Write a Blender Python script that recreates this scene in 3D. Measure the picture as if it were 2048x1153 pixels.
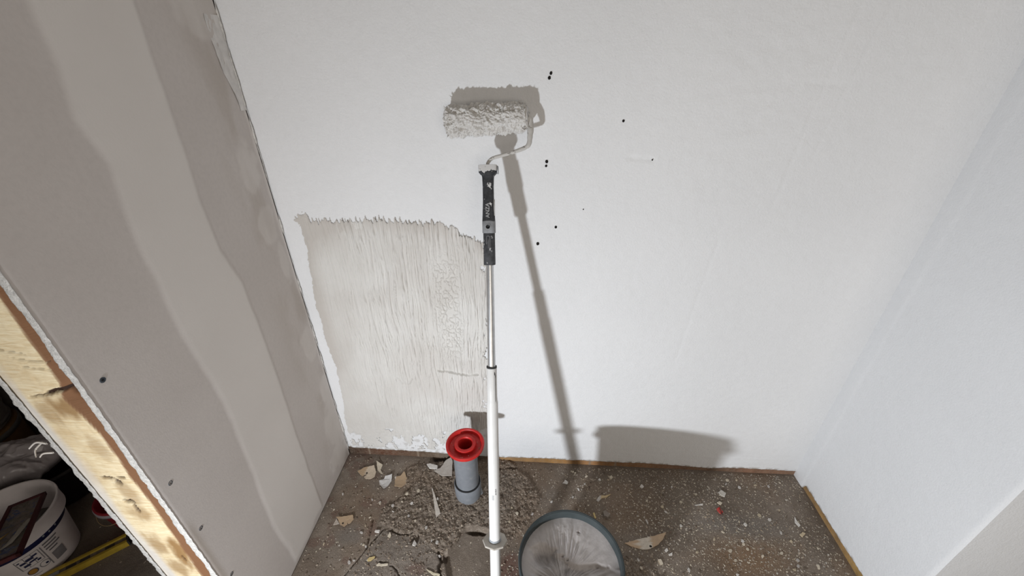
import bpy, math, random
import numpy as np
from mathutils import Matrix, Vector

# ------------------------------------------------------------------ clear
for o in list(bpy.data.objects):
    bpy.data.objects.remove(o)
scene = bpy.context.scene
COL = scene.collection
random.seed(7)
RNG = np.random.default_rng(11)

# ------------------------------------------------------------------ camera
CAM = np.array([0.66296, -0.97038, 1.3])
PITCH, YAW, ROLL, FPX = 29.98794, 3.18806, 0.0339, 809.85
cd = bpy.data.cameras.new('camera')
cam = bpy.data.objects.new('camera', cd)
COL.objects.link(cam)
p_, y_, r_ = map(math.radians, (PITCH, YAW, ROLL))
fw = np.array([-math.sin(y_) * math.cos(p_), math.cos(y_) * math.cos(p_), -math.sin(p_)])
rt = np.array([math.cos(y_), math.sin(y_), 0.0])
up = np.cross(rt, fw)
rt2 = rt * math.cos(r_) + up * math.sin(r_)
up2 = -rt * math.sin(r_) + up * math.cos(r_)
cam.matrix_world = Matrix((
    (rt2[0], up2[0], -fw[0], CAM[0]), (rt2[1], up2[1], -fw[1], CAM[1]),
    (rt2[2], up2[2], -fw[2], CAM[2]), (0, 0, 0, 1)))
cd.sensor_width = 36.0
cd.lens = FPX / 2048.0 * 36.0
cd.clip_start = 0.02
scene.camera = cam

# ------------------------------------------------------------------ world, work lamp, exposure
w = bpy.data.worlds.new('world')
scene.world = w
w.use_nodes = True
w.node_tree.nodes['Background'].inputs[0].default_value = (0.5, 0.48, 0.47, 1)
w.node_tree.nodes['Background'].inputs[1].default_value = 0.02

ld = bpy.data.lights.new('work_lamp', 'AREA')       # small LED flood lamp standing low in front of the niche
ld.shape = 'DISK'
ld.size = 0.065
ld.energy = 21.0
ld.color = (0.935, 0.985, 1.05)
lamp = bpy.data.objects.new('work_lamp', ld)
COL.objects.link(lamp)
lamp.location = (0.108, -1.36, 0.427)
AIM = Vector((math.sin(math.radians(55)), math.cos(math.radians(55)), -0.16))
lamp.rotation_euler = AIM.to_track_quat('-Z', 'Y').to_euler()

wl = bpy.data.lights.new('fill_light', 'AREA')       # added soft warm fill behind the camera, no window known there
wl.shape = 'RECTANGLE'
wl.size, wl.size_y = 1.7, 1.3
wl.energy = 21.0
wl.color = (1.0, 0.91, 0.80)
fill_lamp = bpy.data.objects.new('fill_light', wl)
COL.objects.link(fill_lamp)
fill_lamp.location = (1.5, -3.57, 1.45)
fill_lamp.rotation_euler = (math.radians(90), 0, 0)

vs = scene.view_settings
vs.view_transform = 'Standard'
vs.look = 'None'
vs.exposure = 0.0
vs.gamma = 1.0
vs.use_curve_mapping = False

# ------------------------------------------------------------------ noise
def _hash(ix, iy, seed):
    a = (ix.astype(np.int64) * 374761393 + iy.astype(np.int64) * 668265263 + seed * 1442695041) & 0xFFFFFFFF
    a = ((a ^ (a >> 13)) * 1274126177) & 0xFFFFFFFF
    a = a ^ (a >> 16)
    return (a & 0xFFFF) / 65535.0

def vn(x, y, seed=0):
    x, y = np.broadcast_arrays(np.asarray(x, float), np.asarray(y, float))
    ix, iy = np.floor(x), np.floor(y)
    fx, fy = x - ix, y - iy
    fx = fx * fx * (3 - 2 * fx); fy = fy * fy * (3 - 2 * fy)
    a = _hash(ix, iy, seed); b = _hash(ix + 1, iy, seed)
    c = _hash(ix, iy + 1, seed); d = _hash(ix + 1, iy + 1, seed)
    return (a * (1 - fx) + b * fx) * (1 - fy) + (c * (1 - fx) + d * fx) * fy

def fbm(x, y, seed=0, octv=4, gain=0.5):
    s = 0; amp = 1; tot = 0; x = np.asarray(x, float); y = np.asarray(y, float)
    for k in range(octv):
        s = s + amp * vn(x * 2 ** k, y * 2 ** k, seed + k * 17); tot += amp; amp *= gain
    return s / tot            # 0..1

def sstep(a, b, x):
    t = np.clip((x - a) / (b - a), 0, 1)
    return t * t * (3 - 2 * t)

def in_poly(X, Y, poly):
    ins = np.zeros(X.shape, bool); n = len(poly)
    for i in range(n):
        x1, y1 = poly[i]; x2, y2 = poly[(i + 1) % n]
        c = ((y1 > Y) != (y2 > Y)) & (X < (x2 - x1) * (Y - y1) / (y2 - y1 + 1e-12) + x1)
        ins ^= c
    return ins

def line_dist(X, Y, pts):
    d = np.full(X.shape, 9.0)
    for (x1, y1), (x2, y2) in zip(pts[:-1], pts[1:]):
        vx, vy = x2 - x1, y2 - y1
        t = np.clip(((X - x1) * vx + (Y - y1) * vy) / (vx * vx + vy * vy), 0, 1)
        d = np.minimum(d, np.hypot(X - x1 - t * vx, Y - y1 - t * vy))
    return d

def blur(a, n):
    for _ in range(n):
        p = np.pad(a, 1, mode='edge')
        a = (p[:-2, 1:-1] + p[2:, 1:-1] + p[1:-1, :-2] + p[1:-1, 2:] + 2 * p[1:-1, 1:-1]) / 6
    return a

# ------------------------------------------------------------------ geometry helpers (world coordinates)
def join(*parts):
    Vs, Fs, off = [], [], 0
    for V, F in parts:
        V = np.asarray(V, float)
        Vs.append(V); Fs += [tuple(i + off for i in f) for f in F]; off += len(V)
    return np.concatenate(Vs), Fs

def box(x0, x1, y0, y1, z0, z1):
    V = [(x, y, z) for z in (z0, z1) for y in (y0, y1) for x in (x0, x1)]
    F = [(0, 2, 3, 1), (4, 5, 7, 6), (0, 1, 5, 4), (2, 6, 7, 3), (0, 4, 6, 2), (1, 3, 7, 5)]
    return np.array(V, float), F

def frame(origin, axis, hint=(0, -1, 0)):
    a = np.array(axis, float); a /= np.linalg.norm(a)
    e2 = np.array(hint, float); e2 -= a * (e2 @ a); e2 /= np.linalg.norm(e2)
    e1 = np.cross(e2, a)
    return np.array(origin, float), a, e1, e2

def lathe(prof, fr, n=32, closed=False):
    O, a, e1, e2 = fr
    V = []
    for r, s in prof:
        for k in range(n):
            t = 2 * math.pi * k / n
            V.append(O + a * s + (e1 * math.cos(t) + e2 * math.sin(t)) * r)
    m = len(prof); F = []
    for i in range(m if closed else m - 1):
        j = (i + 1) % m
        for k in range(n):
            l = (k + 1) % n
            F.append((i * n + k, i * n + l, j * n + l, j * n + k))
    return np.array(V), F

def cap(V, F, first=True, last=True, n=32):
    F = list(F); N = len(V)
    if first: F.append(tuple(range(n - 1, -1, -1)))
    if last: F.append(tuple(range(N - n, N)))
    return V, F

def loft(secs, fr, n=28, p=3.0):
    """sections (s, half width along e1, half depth along e2)"""
    O, a, e1, e2 = fr
    V = []
    for s, hw, hd in secs:
        for k in range(n):
            t = 2 * math.pi * k / n
            c, d = math.cos(t), math.sin(t)
            V.append(O + a * s + e1 * hw * math.copysign(abs(c) ** (2 / p), c) + e2 * hd * math.copysign(abs(d) ** (2 / p), d))
    F = []
    for i in range(len(secs) - 1):
        for k in range(n):
            l = (k + 1) % n
            F.append((i * n + k, i * n + l, (i + 1) * n + l, (i + 1) * n + k))
    return cap(np.array(V), F, n=n)

def tube(path, rad, n=12, caps=True):
    P = np.array(path, float)
    rad = np.broadcast_to(np.asarray(rad, float), (len(P),))
    T = np.gradient(P, axis=0); T /= np.linalg.norm(T, axis=1)[:, None]
    ref = np.array([0.31, 0.22, 0.92]); u = np.cross(T[0], ref); u /= np.linalg.norm(u)
    V = []
    for i in range(len(P)):
        u = u - T[i] * (u @ T[i]); u /= np.linalg.norm(u); v = np.cross(T[i], u)
        for k in range(n):
            t = 2 * math.pi * k / n
            V.append(P[i] + rad[i] * (u * math.cos(t) + v * math.sin(t)))
    F = []
    for i in range(len(P) - 1):
        for k in range(n):
            l = (k + 1) % n
            F.append((i * n + k, i * n + l, (i + 1) * n + l, (i + 1) * n + k))
    if caps: return cap(np.array(V), F, n=n)
    return np.array(V), F

def smooth_path(pts, m=6):
    P = np.array(pts, float); out = []
    Q = np.vstack([2 * P[0] - P[1], P, 2 * P[-1] - P[-2]])
    for i in range(1, len(Q) - 2):
        for t in np.linspace(0, 1, m, endpoint=False):
            a, b, c, d = Q[i - 1], Q[i], Q[i + 1], Q[i + 2]
            out.append(0.5 * ((2 * b) + (c - a) * t + (2 * a - 5 * b + 4 * c - d) * t ** 2 + (3 * b - a - 3 * c + d) * t ** 3))
    out.append(P[-1])
    return np.array(out)

def gridf(nu, nv, wrap=False):
    """faces of a grid stored row by row (nv rows of nu)"""
    i, j = np.meshgrid(np.arange(nu if wrap else nu - 1), np.arange(nv - 1))
    a = (j * nu + i).ravel(); b = (j * nu + (i + 1) % nu).ravel()
    return np.stack([a, b, b + nu, a + nu], 1)

MW = {}
def wmat(o):
    return MW[o.name]

def setmesh(me, V, F, smooth=True):
    V = np.asarray(V, np.float32)
    if isinstance(F, np.ndarray):
        nf = len(F); k = F.shape[1]
        me.vertices.add(len(V)); me.vertices.foreach_set('co', V.ravel())
        me.loops.add(nf * k); me.loops.foreach_set('vertex_index', F.astype(np.int32).ravel())
        me.polygons.add(nf)
        me.polygons.foreach_set('loop_start', np.arange(0, nf * k, k, dtype=np.int32))
    else:
        me.from_pydata([tuple(map(float, v)) for v in V], [], [tuple(int(i) for i in f) for f in F])
    me.update(calc_edges=True)
    me.validate()
    me.polygons.foreach_set('use_smooth', [smooth] * len(me.polygons))

def mk(name, VF, mat, parent=None, origin=None, smooth=True, attr=None, sharp=None, **props):
    """one mesh object; vertices come in world coordinates"""
    V, F = VF
    V = np.asarray(V, float)
    me = bpy.data.meshes.new(name)
    if parent is not None:
        M = wmat(parent)
    else:
        M = Matrix.Translation(Vector(origin if origin is not None else (0, 0, 0)))
    Mi = np.array(M.inverted())
    L = V @ Mi[:3, :3].T + Mi[:3, 3]
    setmesh(me, L, F, smooth)
    if attr:
        for an, av in attr.items():
            av = np.asarray(av, np.float32)
            if av.ndim == 1:
                at = me.attributes.new(an, 'FLOAT', 'POINT'); at.data.foreach_set('value', av)
            else:
                at = me.attributes.new(an, 'FLOAT_COLOR', 'POINT')
                if av.shape[1] == 3: av = np.concatenate([av, np.ones((len(av), 1), np.float32)], 1)
                at.data.foreach_set('color', av.ravel())
    if sharp and smooth:
        me.set_sharp_from_angle(angle=math.radians(sharp))
    o = bpy.data.objects.new(name, me)
    COL.objects.link(o)
    if mat: me.materials.append(mat)
    if parent is not None:
        o.parent = parent
    else:
        o.matrix_world = M
    MW[o.name] = M
    for k, v in props.items(): o[k] = v
    return o

def thing(name, loc, label, category, M=None, group=None):
    o = bpy.data.objects.new(name, None)
    COL.objects.link(o)
    o.empty_display_size = 0.05
    M = M if M is not None else Matrix.Translation(Vector(loc))
    o.matrix_world = M
    MW[o.name] = M
    o['label'] = label; o['category'] = category
    if group: o['group'] = group
    return o

def text_mesh(body, size):
    cu = bpy.data.curves.new('lettering', 'FONT'); cu.body = body; cu.size = size
    cu.align_x = 'CENTER'; cu.align_y = 'CENTER'; cu.resolution_u = 3; cu.offset = size * 0.012
    t = bpy.data.objects.new('lettering_source', cu); COL.objects.link(t)
    dg = bpy.context.evaluated_depsgraph_get(); dg.update()
    me = bpy.data.meshes.new_from_object(t.evaluated_get(dg))
    V = np.array([v.co[:] for v in me.vertices]); F = [tuple(p.vertices) for p in me.polygons]
    bpy.data.objects.remove(t); bpy.data.meshes.remove(me); bpy.data.curves.remove(cu)
    return V, F

# ------------------------------------------------------------------ materials
class NT:
    def __init__(s, name):
        s.m = bpy.data.materials.new(name); s.m.use_nodes = True
        s.t = s.m.node_tree; s.b = s.t.nodes['Principled BSDF']
        s.b.inputs['Specular IOR Level'].default_value = 0.3
        s.co = s.t.nodes.new('ShaderNodeTexCoord').outputs['Object']
    def n(s, typ, **kw):
        nd = s.t.nodes.new(typ)
        for k, v in kw.items(): setattr(nd, k, v)
        return nd
    def l(s, a, b): s.t.links.new(a, b)
    def noise(s, scale, detail=4, rough=0.55, vec=None, dist=0.0):
        nd = s.n('ShaderNodeTexNoise'); nd.inputs['Scale'].default_value = scale
        nd.inputs['Detail'].default_value = detail; nd.inputs['Roughness'].default_value = rough
        nd.inputs['Distortion'].default_value = dist
        s.l(vec or s.co, nd.inputs['Vector']); return nd.outputs['Fac']
    def scaled(s, v):
        nd = s.n('ShaderNodeMapping'); nd.inputs['Scale'].default_value = v; s.l(s.co, nd.inputs['Vector']); return nd.outputs[0]
    def ramp(s, fac, stops):
        nd = s.n('ShaderNodeValToRGB'); e = nd.color_ramp.elements
        while len(e) < len(stops): e.new(0.5)
        for el, (p, c) in zip(e, stops):
            el.position = p; el.color = (*c, 1) if len(c) == 3 else c
        s.l(fac, nd.inputs[0]); return nd.outputs[0]
    def mix(s, fac, a, b, mode='MIX'):
        nd = s.n('ShaderNodeMix', data_type='RGBA', blend_type=mode)
        for i, v in ((0, fac), (6, a), (7, b)):
            if hasattr(v, 'is_output'): s.l(v, nd.inputs[i])
            elif i == 0: nd.inputs[0].default_value = v
            else: nd.inputs[i].default_value = (*v, 1)
        return nd.outputs[2]
    def attr(s, name, col=False):
        nd = s.n('ShaderNodeAttribute', attribute_name=name)
        return nd.outputs['Color' if col else 'Fac']
    def math(s, op, a, b=0.0):
        nd = s.n('ShaderNodeMath', operation=op)
        for i, v in enumerate((a, b)):
            if hasattr(v, 'is_output'): s.l(v, nd.inputs[i])
            else: nd.inputs[i].default_value = v
        return nd.outputs[0]
    def color(s, v):
        if hasattr(v, 'is_output'): s.l(v, s.b.inputs['Base Color'])
        else: s.b.inputs['Base Color'].default_value = (*v, 1)
    def rough(s, v):
        if hasattr(v, 'is_output'): s.l(v, s.b.inputs['Roughness'])
        else: s.b.inputs['Roughness'].default_value = v
    def bump(s, h, dist=0.001, strength=1.0):
        nd = s.n('ShaderNodeBump'); nd.inputs['Distance'].default_value = dist; nd.inputs['Strength'].default_value = strength
        s.l(h, nd.inputs['Height'])
        if s.b.inputs['Normal'].is_linked:
            s.l(s.b.inputs['Normal'].links[0].from_socket, nd.inputs['Normal'])
        s.l(nd.outputs[0], s.b.inputs['Normal'])
    def set(s, **kw):
        for k, v in kw.items(): s.b.inputs[k].default_value = v
        return s

def simple(name, c, rough=0.5, var=0.12, scale=30, bumpd=0.0, bscale=200, metal=0.0, spec=0.3, **kw):
    m = NT(name)
    f = m.noise(scale, 5)
    lo = tuple(x * (1 - var) for x in c); hi = tuple(min(1, x * (1 + var)) for x in c)
    m.color(m.ramp(f, [(0.3, lo), (0.7, hi)])); m.rough(rough)
    m.set(Metallic=metal); m.b.inputs['Specular IOR Level'].default_value = spec
    if bumpd: m.bump(m.noise(bscale, 4), bumpd)
    m.set(**kw)
    return m.m

def m_wall():
    m = NT('painted_plaster')
    big = m.noise(2.2, 4); fine = m.noise(60, 4)
    c = m.ramp(big, [(0.3, (0.75, 0.752, 0.755)), (0.7, (0.79, 0.792, 0.795))])
    c = m.mix(m.ramp(fine, [(0.35, (0.06,) * 3), (0.6, (0, 0, 0))]), c, (0.60, 0.59, 0.57))
    g = m.attr('grime')
    c = m.mix(g, c, (0.30, 0.26, 0.21))
    m.color(c); m.rough(0.75)
    m.bump(m.noise(210, 3, 0.6), 0.0016, 0.55)
    m.bump(m.noise(38, 4, 0.6), 0.002, 0.45)
    m.b.inputs['Specular IOR Level'].default_value = 0.2
    return m.m

def m_patch():
    m = NT('fresh_plaster')
    a = m.noise(9, 5); s = m.noise(1, 4, vec=m.scaled((70, 70, 6)))
    c = m.ramp(a, [(0.3, (0.615, 0.595, 0.56)), (0.7, (0.68, 0.665, 0.635))])
    c = m.mix(m.ramp(s, [(0.4, (0, 0, 0)), (0.7, (0.35,) * 3)]), c, (0.71, 0.695, 0.665))
    c = m.mix(m.attr('wet'), c, (0.53, 0.495, 0.455))
    m.color(c); m.rough(0.7)
    m.bump(m.noise(260, 3), 0.0006, 0.5)
    return m.m

def m_drywall():
    m = NT('plasterboard_paper')
    a = m.noise(5, 5); fi = m.noise(120, 3)
    board = m.ramp(a, [(0.3, (0.57, 0.525, 0.495)), (0.7, (0.61, 0.565, 0.535))])
    board = m.mix(m.ramp(fi, [(0.4, (0.0,) * 3), (0.7, (0.2,) * 3)]), board, (0.45, 0.415, 0.395))
    fill = m.ramp(a, [(0.3, (0.68, 0.64, 0.605)), (0.7, (0.72, 0.68, 0.645))])
    c = m.mix(m.attr('filler'), board, fill)
    c = m.mix(m.attr('stain'), c, (0.33, 0.27, 0.21))
    m.color(c); m.rough(0.85)
    m.bump(m.noise(300, 2), 0.0003, 0.4)
    return m.m

def m_floor():
    m = NT('dirty_screed')
    a = m.noise(7, 6, 0.6); b = m.noise(60, 5, 0.65); c2 = m.noise(400, 3, 0.6)
    c = m.ramp(a, [(0.28, (0.130, 0.100, 0.076)), (0.5, (0.208, 0.168, 0.133)), (0.72, (0.29, 0.242, 0.199))])
    r = m.ramp(b, [(0.3, (0.14, 0.108, 0.082)), (0.55, (0.24, 0.195, 0.155)), (0.75, (0.36, 0.305, 0.25))])
    c = m.mix(m.attr('rubble'), c, r)
    c = m.mix(m.math('MULTIPLY', m.attr('ochre'), 0.6), c, (0.30, 0.165, 0.075))
    c = m.mix(m.math('MULTIPLY', m.attr('slate'), 0.45), c, (0.20, 0.19, 0.18))
    c = m.mix(m.math('MULTIPLY', m.attr('rust'), 0.7), c, (0.13, 0.055, 0.04))
    c = m.mix(m.ramp(c2, [(0.42, (0.5,) * 3), (0.6, (0, 0, 0))]), c, (0.085, 0.066, 0.05))
    m.color(c); m.rough(0.9)
    m.bump(b, 0.004, 0.5); m.bump(c2, 0.0015, 0.6)
    return m.m

def m_wood():
    m = NT('sawn_pine')
    g = m.noise(1, 5, 0.6, vec=m.scaled((30, 30, 260)), dist=0.8)
    g2 = m.noise(14, 5, 0.6)
    c = m.ramp(g, [(0.3, (0.70, 0.53, 0.30)), (0.55, (0.88, 0.74, 0.49)), (0.75, (0.92, 0.82, 0.60))])
    c = m.mix(m.ramp(g2, [(0.45, (0, 0, 0)), (0.75, (0.55,) * 3)]), c, (0.55, 0.36, 0.16))
    c = m.mix(m.attr('stain'), c, (0.33, 0.19, 0.075))
    c = m.mix(m.attr('bark'), c, (0.235, 0.115, 0.055))
    c = m.mix(m.attr('dark'), c, (0.04, 0.018, 0.01))
    c = m.mix(m.attr('chalk'), c, (0.72, 0.69, 0.66))
    m.color(c); m.rough(0.8)
    m.bump(g, 0.0012, 0.7)
    return m.m

def m_vcol(name, attr='tint', rough=0.8, bumpd=0.0, bscale=300):
    m = NT(name)
    m.color(m.mix(m.ramp(m.noise(150, 4), [(0.35, (0.3,) * 3), (0.65, (0, 0, 0))]), m.attr(attr, True), (0.3, 0.24, 0.18)))
    m.rough(rough)
    if bumpd: m.bump(m.noise(bscale, 3), bumpd)
    return m.m

def m_splat(name, base, splat, thr, rough=0.5, scale=60, attr=None):
    """dark plastic with plaster splashes"""
    m = NT(name)
    f = m.noise(scale, 4, 0.6)
    if attr: f = m.math('ADD', f, m.attr(attr))
    mask = m.ramp(f, [(thr, (0, 0, 0)), (thr + 0.025, (1, 1, 1))])
    b = m.ramp(m.noise(140, 4), [(0.3, tuple(x * 0.7 for x in base)), (0.7, tuple(x * 1.6 for x in base))])
    m.color(m.mix(mask, b, splat)); m.rough(rough)
    m.bump(mask, 0.0008, 0.6)
    return m.m

M_WALL = m_wall(); M_PATCH = m_patch(); M_DRY = m_drywall(); M_FLOOR = m_floor(); M_WOOD = m_wood()
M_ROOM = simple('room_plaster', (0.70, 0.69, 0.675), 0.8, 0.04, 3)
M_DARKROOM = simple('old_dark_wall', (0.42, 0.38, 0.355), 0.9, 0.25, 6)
M_CEIL = simple('ceiling_paint', (0.72, 0.715, 0.70), 0.85, 0.03, 3)
M_GYPS = simple('gypsum_edge', (0.62, 0.60, 0.565), 0.9, 0.22, 160, 0.0018, 420)
W, DEPL, DEPR, HGT = 1.6181, -0.558, -0.434, 2.5

# ================================================================== wall_back
def base_gap(x):
    """height of the ragged lower edge of the painted coat"""
    b = np.interp(x, [0, .03, .3, .36, .55, .75, .9, 1.1, 1.3, 1.38, 1.62], [.034, .030, .027, .024, .017, .022, .02, .022, .012, .019, .018])
    return b + .004 + 0.0045 * (fbm(x * 110, 3.1, 5, 3) - .5) + 0.005 * (fbm(x * 14, 1.7, 9, 2) - .5)

nu = 420
xs = np.linspace(0.0, W, nu)
zz = np.concatenate([[0, 0.004], np.arange(0.008, 1.62, 0.0045), np.linspace(1.63, HGT, 12)])
X, Z = np.meshgrid(xs, zz)
zb = base_gap(xs)[None, :]
t = np.clip(Z / 0.10, 0, 1)
Z = np.where(Z < 0.10, zb + (0.10 - zb) * t, Z)
relief = 0.0022 * (fbm(X * 5, Z * 5, 3, 4) - .5) + 0.0009 * (fbm(X * 60, Z * 60, 31, 3) - .5)
lines = [[(1.28, 1.42), (1.25, 1.18), (1.235, .98)], [(1.33, 1.40), (1.285, 1.1)], [(.88, 1.095), (.91, 1.092), (.935, 1.09)],
         [(1.13, .9), (1.10, .5)], [(1.22, 1.25), (1.30, 1.245)]]
for i, ln in enumerate(lines):
    relief -= (0.0008 if i != 2 else 0.002) * np.exp(-(line_dist(X + .006 * (fbm(X * 30, Z * 30, 77 + i, 2) - .5), Z, ln) / 0.004) ** 2)
# trowelled streaks, upper right of the wall
relief += 0.0011 * np.exp(-((X - 1.12) / .16) ** 2 - ((Z - 1.22) / .2) ** 2) * (fbm(X * 25, Z * 70, 55, 3) - .5) * 2
relief += 0.0009 * sstep(.2, .05, Z) * (fbm(X * 8, Z * 130, 12, 3) - .5)
Yv = -relief + 0.001
V = np.stack([X, Yv, Z], -1).reshape(-1, 3)
lip = np.stack([xs, np.full(nu, 0.0045), zb[0]], -1)
V = np.concatenate([lip, V])
F = gridf(nu, len(zz) + 1)
grime = 0.75 * sstep(0.012, 0.0, Z - zb) * (fbm(X * 90, Z * 90, 8, 3) > .47) + 0.35 * sstep(.62, .75, fbm(X * 45, Z * 45, 4, 3)) * sstep(.3, .06, Z) * (X < .55)
grime = np.concatenate([np.full(nu, .6), grime.ravel()])
wall_back = mk('wall_back', (V, F), M_WALL, kind='structure', attr={'grime': grime})

# fresh, still grey plaster patch with roller ridges
st = 0.0012
xs = np.arange(0.006, 0.60, st); zs = np.arange(0.02, 0.97, st)
X, Z = np.meshgrid(xs, zs)
jag = 0.020 * (fbm(X * 60, Z * 10, 21, 3) - .5) + 0.034 * (fbm(X * 330, Z * 16, 22, 3) - .5) * (.3 + fbm(X * 22, 1.2, 23, 2))
ztop = np.interp(X, [.05, .16, .27, .40, .468, .474, .488, .535, .6], [.929, .930, .934, .924, .914, .897, .891, .871, .866])
xl = np.interp(Z, [.02, .04, .16, .28, .415, .535, .68, .84, .9, .93, .97], [.02, .019, .016, .033, .039, .032, .033, .051, .05, .05, .05])
xr = np.interp(Z, [.02, .12, .2, .35, .55, .75, .90], [.50, .515, .535, .555, .548, .556, .552])
xl = xl + 0.012 * (fbm(Z * 40, 5.5, 41, 3) - .5) + 0.004 * (fbm(Z * 300, 2.5, 42, 2) - .5)
xr = xr + 0.020 * (fbm(Z * 25, 9.5, 44, 3) - .5)
zbt = 0.044 + 0.018 * (fbm(X * 40, 7.7, 47, 3) - .5)
m1 = (ztop - Z) + 1.1 * jag
mask = np.minimum.reduce([m1, X - xl, xr - X, (Z - zbt)])
flick = np.hypot((X - .062) / .020, (Z - .925) / .020) - 1 + 0.9 * (fbm(X * 120, Z * 120, 61, 3) - .5)
mask = np.maximum(mask, -flick * 0.01)
# the front coat thins out towards the lower edge and right side
holes = fbm(X * 38, Z * 20, 71, 4)
thin = np.maximum(sstep(.16, .05, Z), sstep(.05, .0, xr - X)) * .34
mask = np.where(thin > .01, np.minimum(mask, (.80 - holes - 1.35 * thin * (.25 + .75 * fbm(X * 300, Z * 180, 73, 2))) * .05), mask)
warp = 0.020 * (fbm(X * 7, Z * 4.5, 81, 3) - .5) + 0.007 * (fbm(X * 30, Z * 12, 82, 3) - .5)
lean = (X - .33) * (0.93 - Z) * 0.10
u = X + warp + lean
r1 = 1 - np.abs(2 * fbm(u * 115, Z * 6.5, 91, 2) - 1)
r2 = 1 - np.abs(2 * fbm(u * 210 + 40, Z * 12, 92, 2) - 1)
amp = 0.35 + 0.9 * fbm(X * 9, Z * 6, 93, 3) * sstep(.06, .22, X) + .25 * sstep(.3, .5, X)
ridge = (np.clip(r1 - .78, 0, 1) / .22) ** 1.2 * 0.0042 + (np.clip(r2 - .8, 0, 1) / .2) ** 1.2 * 0.0030
cell = 1 - np.abs(2 * fbm(X * 130 + 9 * warp, Z * 75, 95, 2) - 1)
inc = np.exp(-((X - .425 - .015 * (fbm(Z * 18, 1.5, 96, 2) - .5)) / .040) ** 4) * sstep(.42, .55, Z) * sstep(.88, .78, Z)
ridge = ridge * (1 - inc) + inc * (np.clip(cell - .72, 0, 1) / .28) ** 1.2 * 0.0042
ridge *= amp * sstep(.02, .08, X)
low = sstep(.32, .12, Z) * sstep(.35, .1, X)
ridge = ridge * (1 - .7 * low) + low * .0007 * np.clip(fbm(X * 110, Z * 110, 97, 3) - .5, 0, 1) * 3
d1 = line_dist(X + 0, Z + .006 * (fbm(X * 60, Z * 20, 98, 2) - .5), [(.375, .432), (.41, .427), (.445, .42), (.47, .414), (.50, .417)])
d2 = line_dist(X, Z + .012 * (fbm(X * 60, Z * 60, 99, 2) - .5), [(.235, .392), (.25, .376), (.275, .374), (.285, .39)])
ridge += 0.0085 * np.exp(-(d1 / .0026) ** 2) * (.4 + fbm(X * 50, Z, 3, 2)) + .0035 * np.exp(-(d2 / .003) ** 2)
ridge += 0.0022 * np.exp(-(np.abs(m1 - .003) / .0035) ** 2) * np.exp(-((X - .495) / .028) ** 2)
thick = 0.0013 * sstep(0, .012, mask)
Yv = -0.0004 - thick - ridge * sstep(0, .004, mask)
keep = mask > 0
nuu, nvv = len(xs), len(zs)
Fg = gridf(nuu, nvv)
kf = keep.ravel()[Fg].all(1)
Fg = Fg[kf]
used = np.unique(Fg); remap = np.full(nuu * nvv, -1); remap[used] = np.arange(len(used))
V = np.stack([X, Yv, Z], -1).reshape(-1, 3)[used]
wet = np.clip(.9 * np.exp(-((X - .10) / .07) ** 2 - ((Z - .90) / .05) ** 2) + .75 * sstep(.05, .0, X - xl) * sstep(.35, .6, Z + .2 * fbm(X * 8, Z * 8, 3, 2)) + .55 * sstep(.05, .01, m1) * (fbm(X * 30, Z * 8, 14, 3) > .45)
              + .35 * sstep(.45, .7, fbm(X * 6, Z * 5, 15, 3)), 0, .9)
mk('plaster_patch', (V, remap[Fg]), M_PATCH, wall_back, attr={'wet': wet.ravel()[used]}, label='greyish beige fresh plaster area with raised vertical roller ridges')

# drilled holes: dark discs on the wall, inner shade put into the colour
M_HOLE = simple('hole_shade_black', (0.012, 0.010, 0.009), 1.0, 0.3, 400)
for hx, hz, hr in [(.691, 1.266, .0030), (.688, 1.257, .0032), (.855, 1.173, .0026), (.690, 1.083, .0034), (.689, 1.073, .0026), (.72, .921, .0032), (.676, .874, .0038), (.785, .969, .0014), (.932, 1.09, .0016)]:
    n = 14; V = [(hx, -.0014, hz)]; 
    for rr, yy in ((.55, -.0015), (1, -.0013), (1.25, .0003)):
        for k in range(n):
            a = 2 * math.pi * k / n; q = .82 * hr * rr * (1 + .18 * (random.random() - .5))
            V.append((hx + q * math.cos(a), yy, hz + q * 1.15 * math.sin(a)))
    F = [(0, 1 + (k + 1) % n, 1 + k) for k in range(n)]
    for i in range(2):
        for k in range(n):
            l = (k + 1) % n; F.append((1 + i * n + k, 1 + i * n + l, 1 + (i + 1) * n + l, 1 + (i + 1) * n + k))
    mk('drill_hole', (V, F), M_HOLE, wall_back)

# brown strip below the painted coat
def strip(name, P0, P1, inward, hgt, colfn, seed):
    n = 300; m = 8
    P0 = np.array(P0, float); P1 = np.array(P1, float); inward = np.array(inward, float)
    s = np.linspace(0, 1, n); q = np.linspace(-.012, hgt, m)
    S, Q = np.meshgrid(s, q)
    L = np.linalg.norm(P1 - P0)
    dep = 0.0012 * (fbm(S * L * 90, Q * 90, seed, 3) - .5)
    V = P0 + (P1 - P0) * S[..., None] + inward * dep[..., None]
    V[..., 2] += Q
    col = colfn(S * L, Q)
    return mk(name, (V.reshape(-1, 3), gridf(n, m)), M_STRIP, kind='structure', attr={'tint': col.reshape(-1, 3)})

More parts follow.
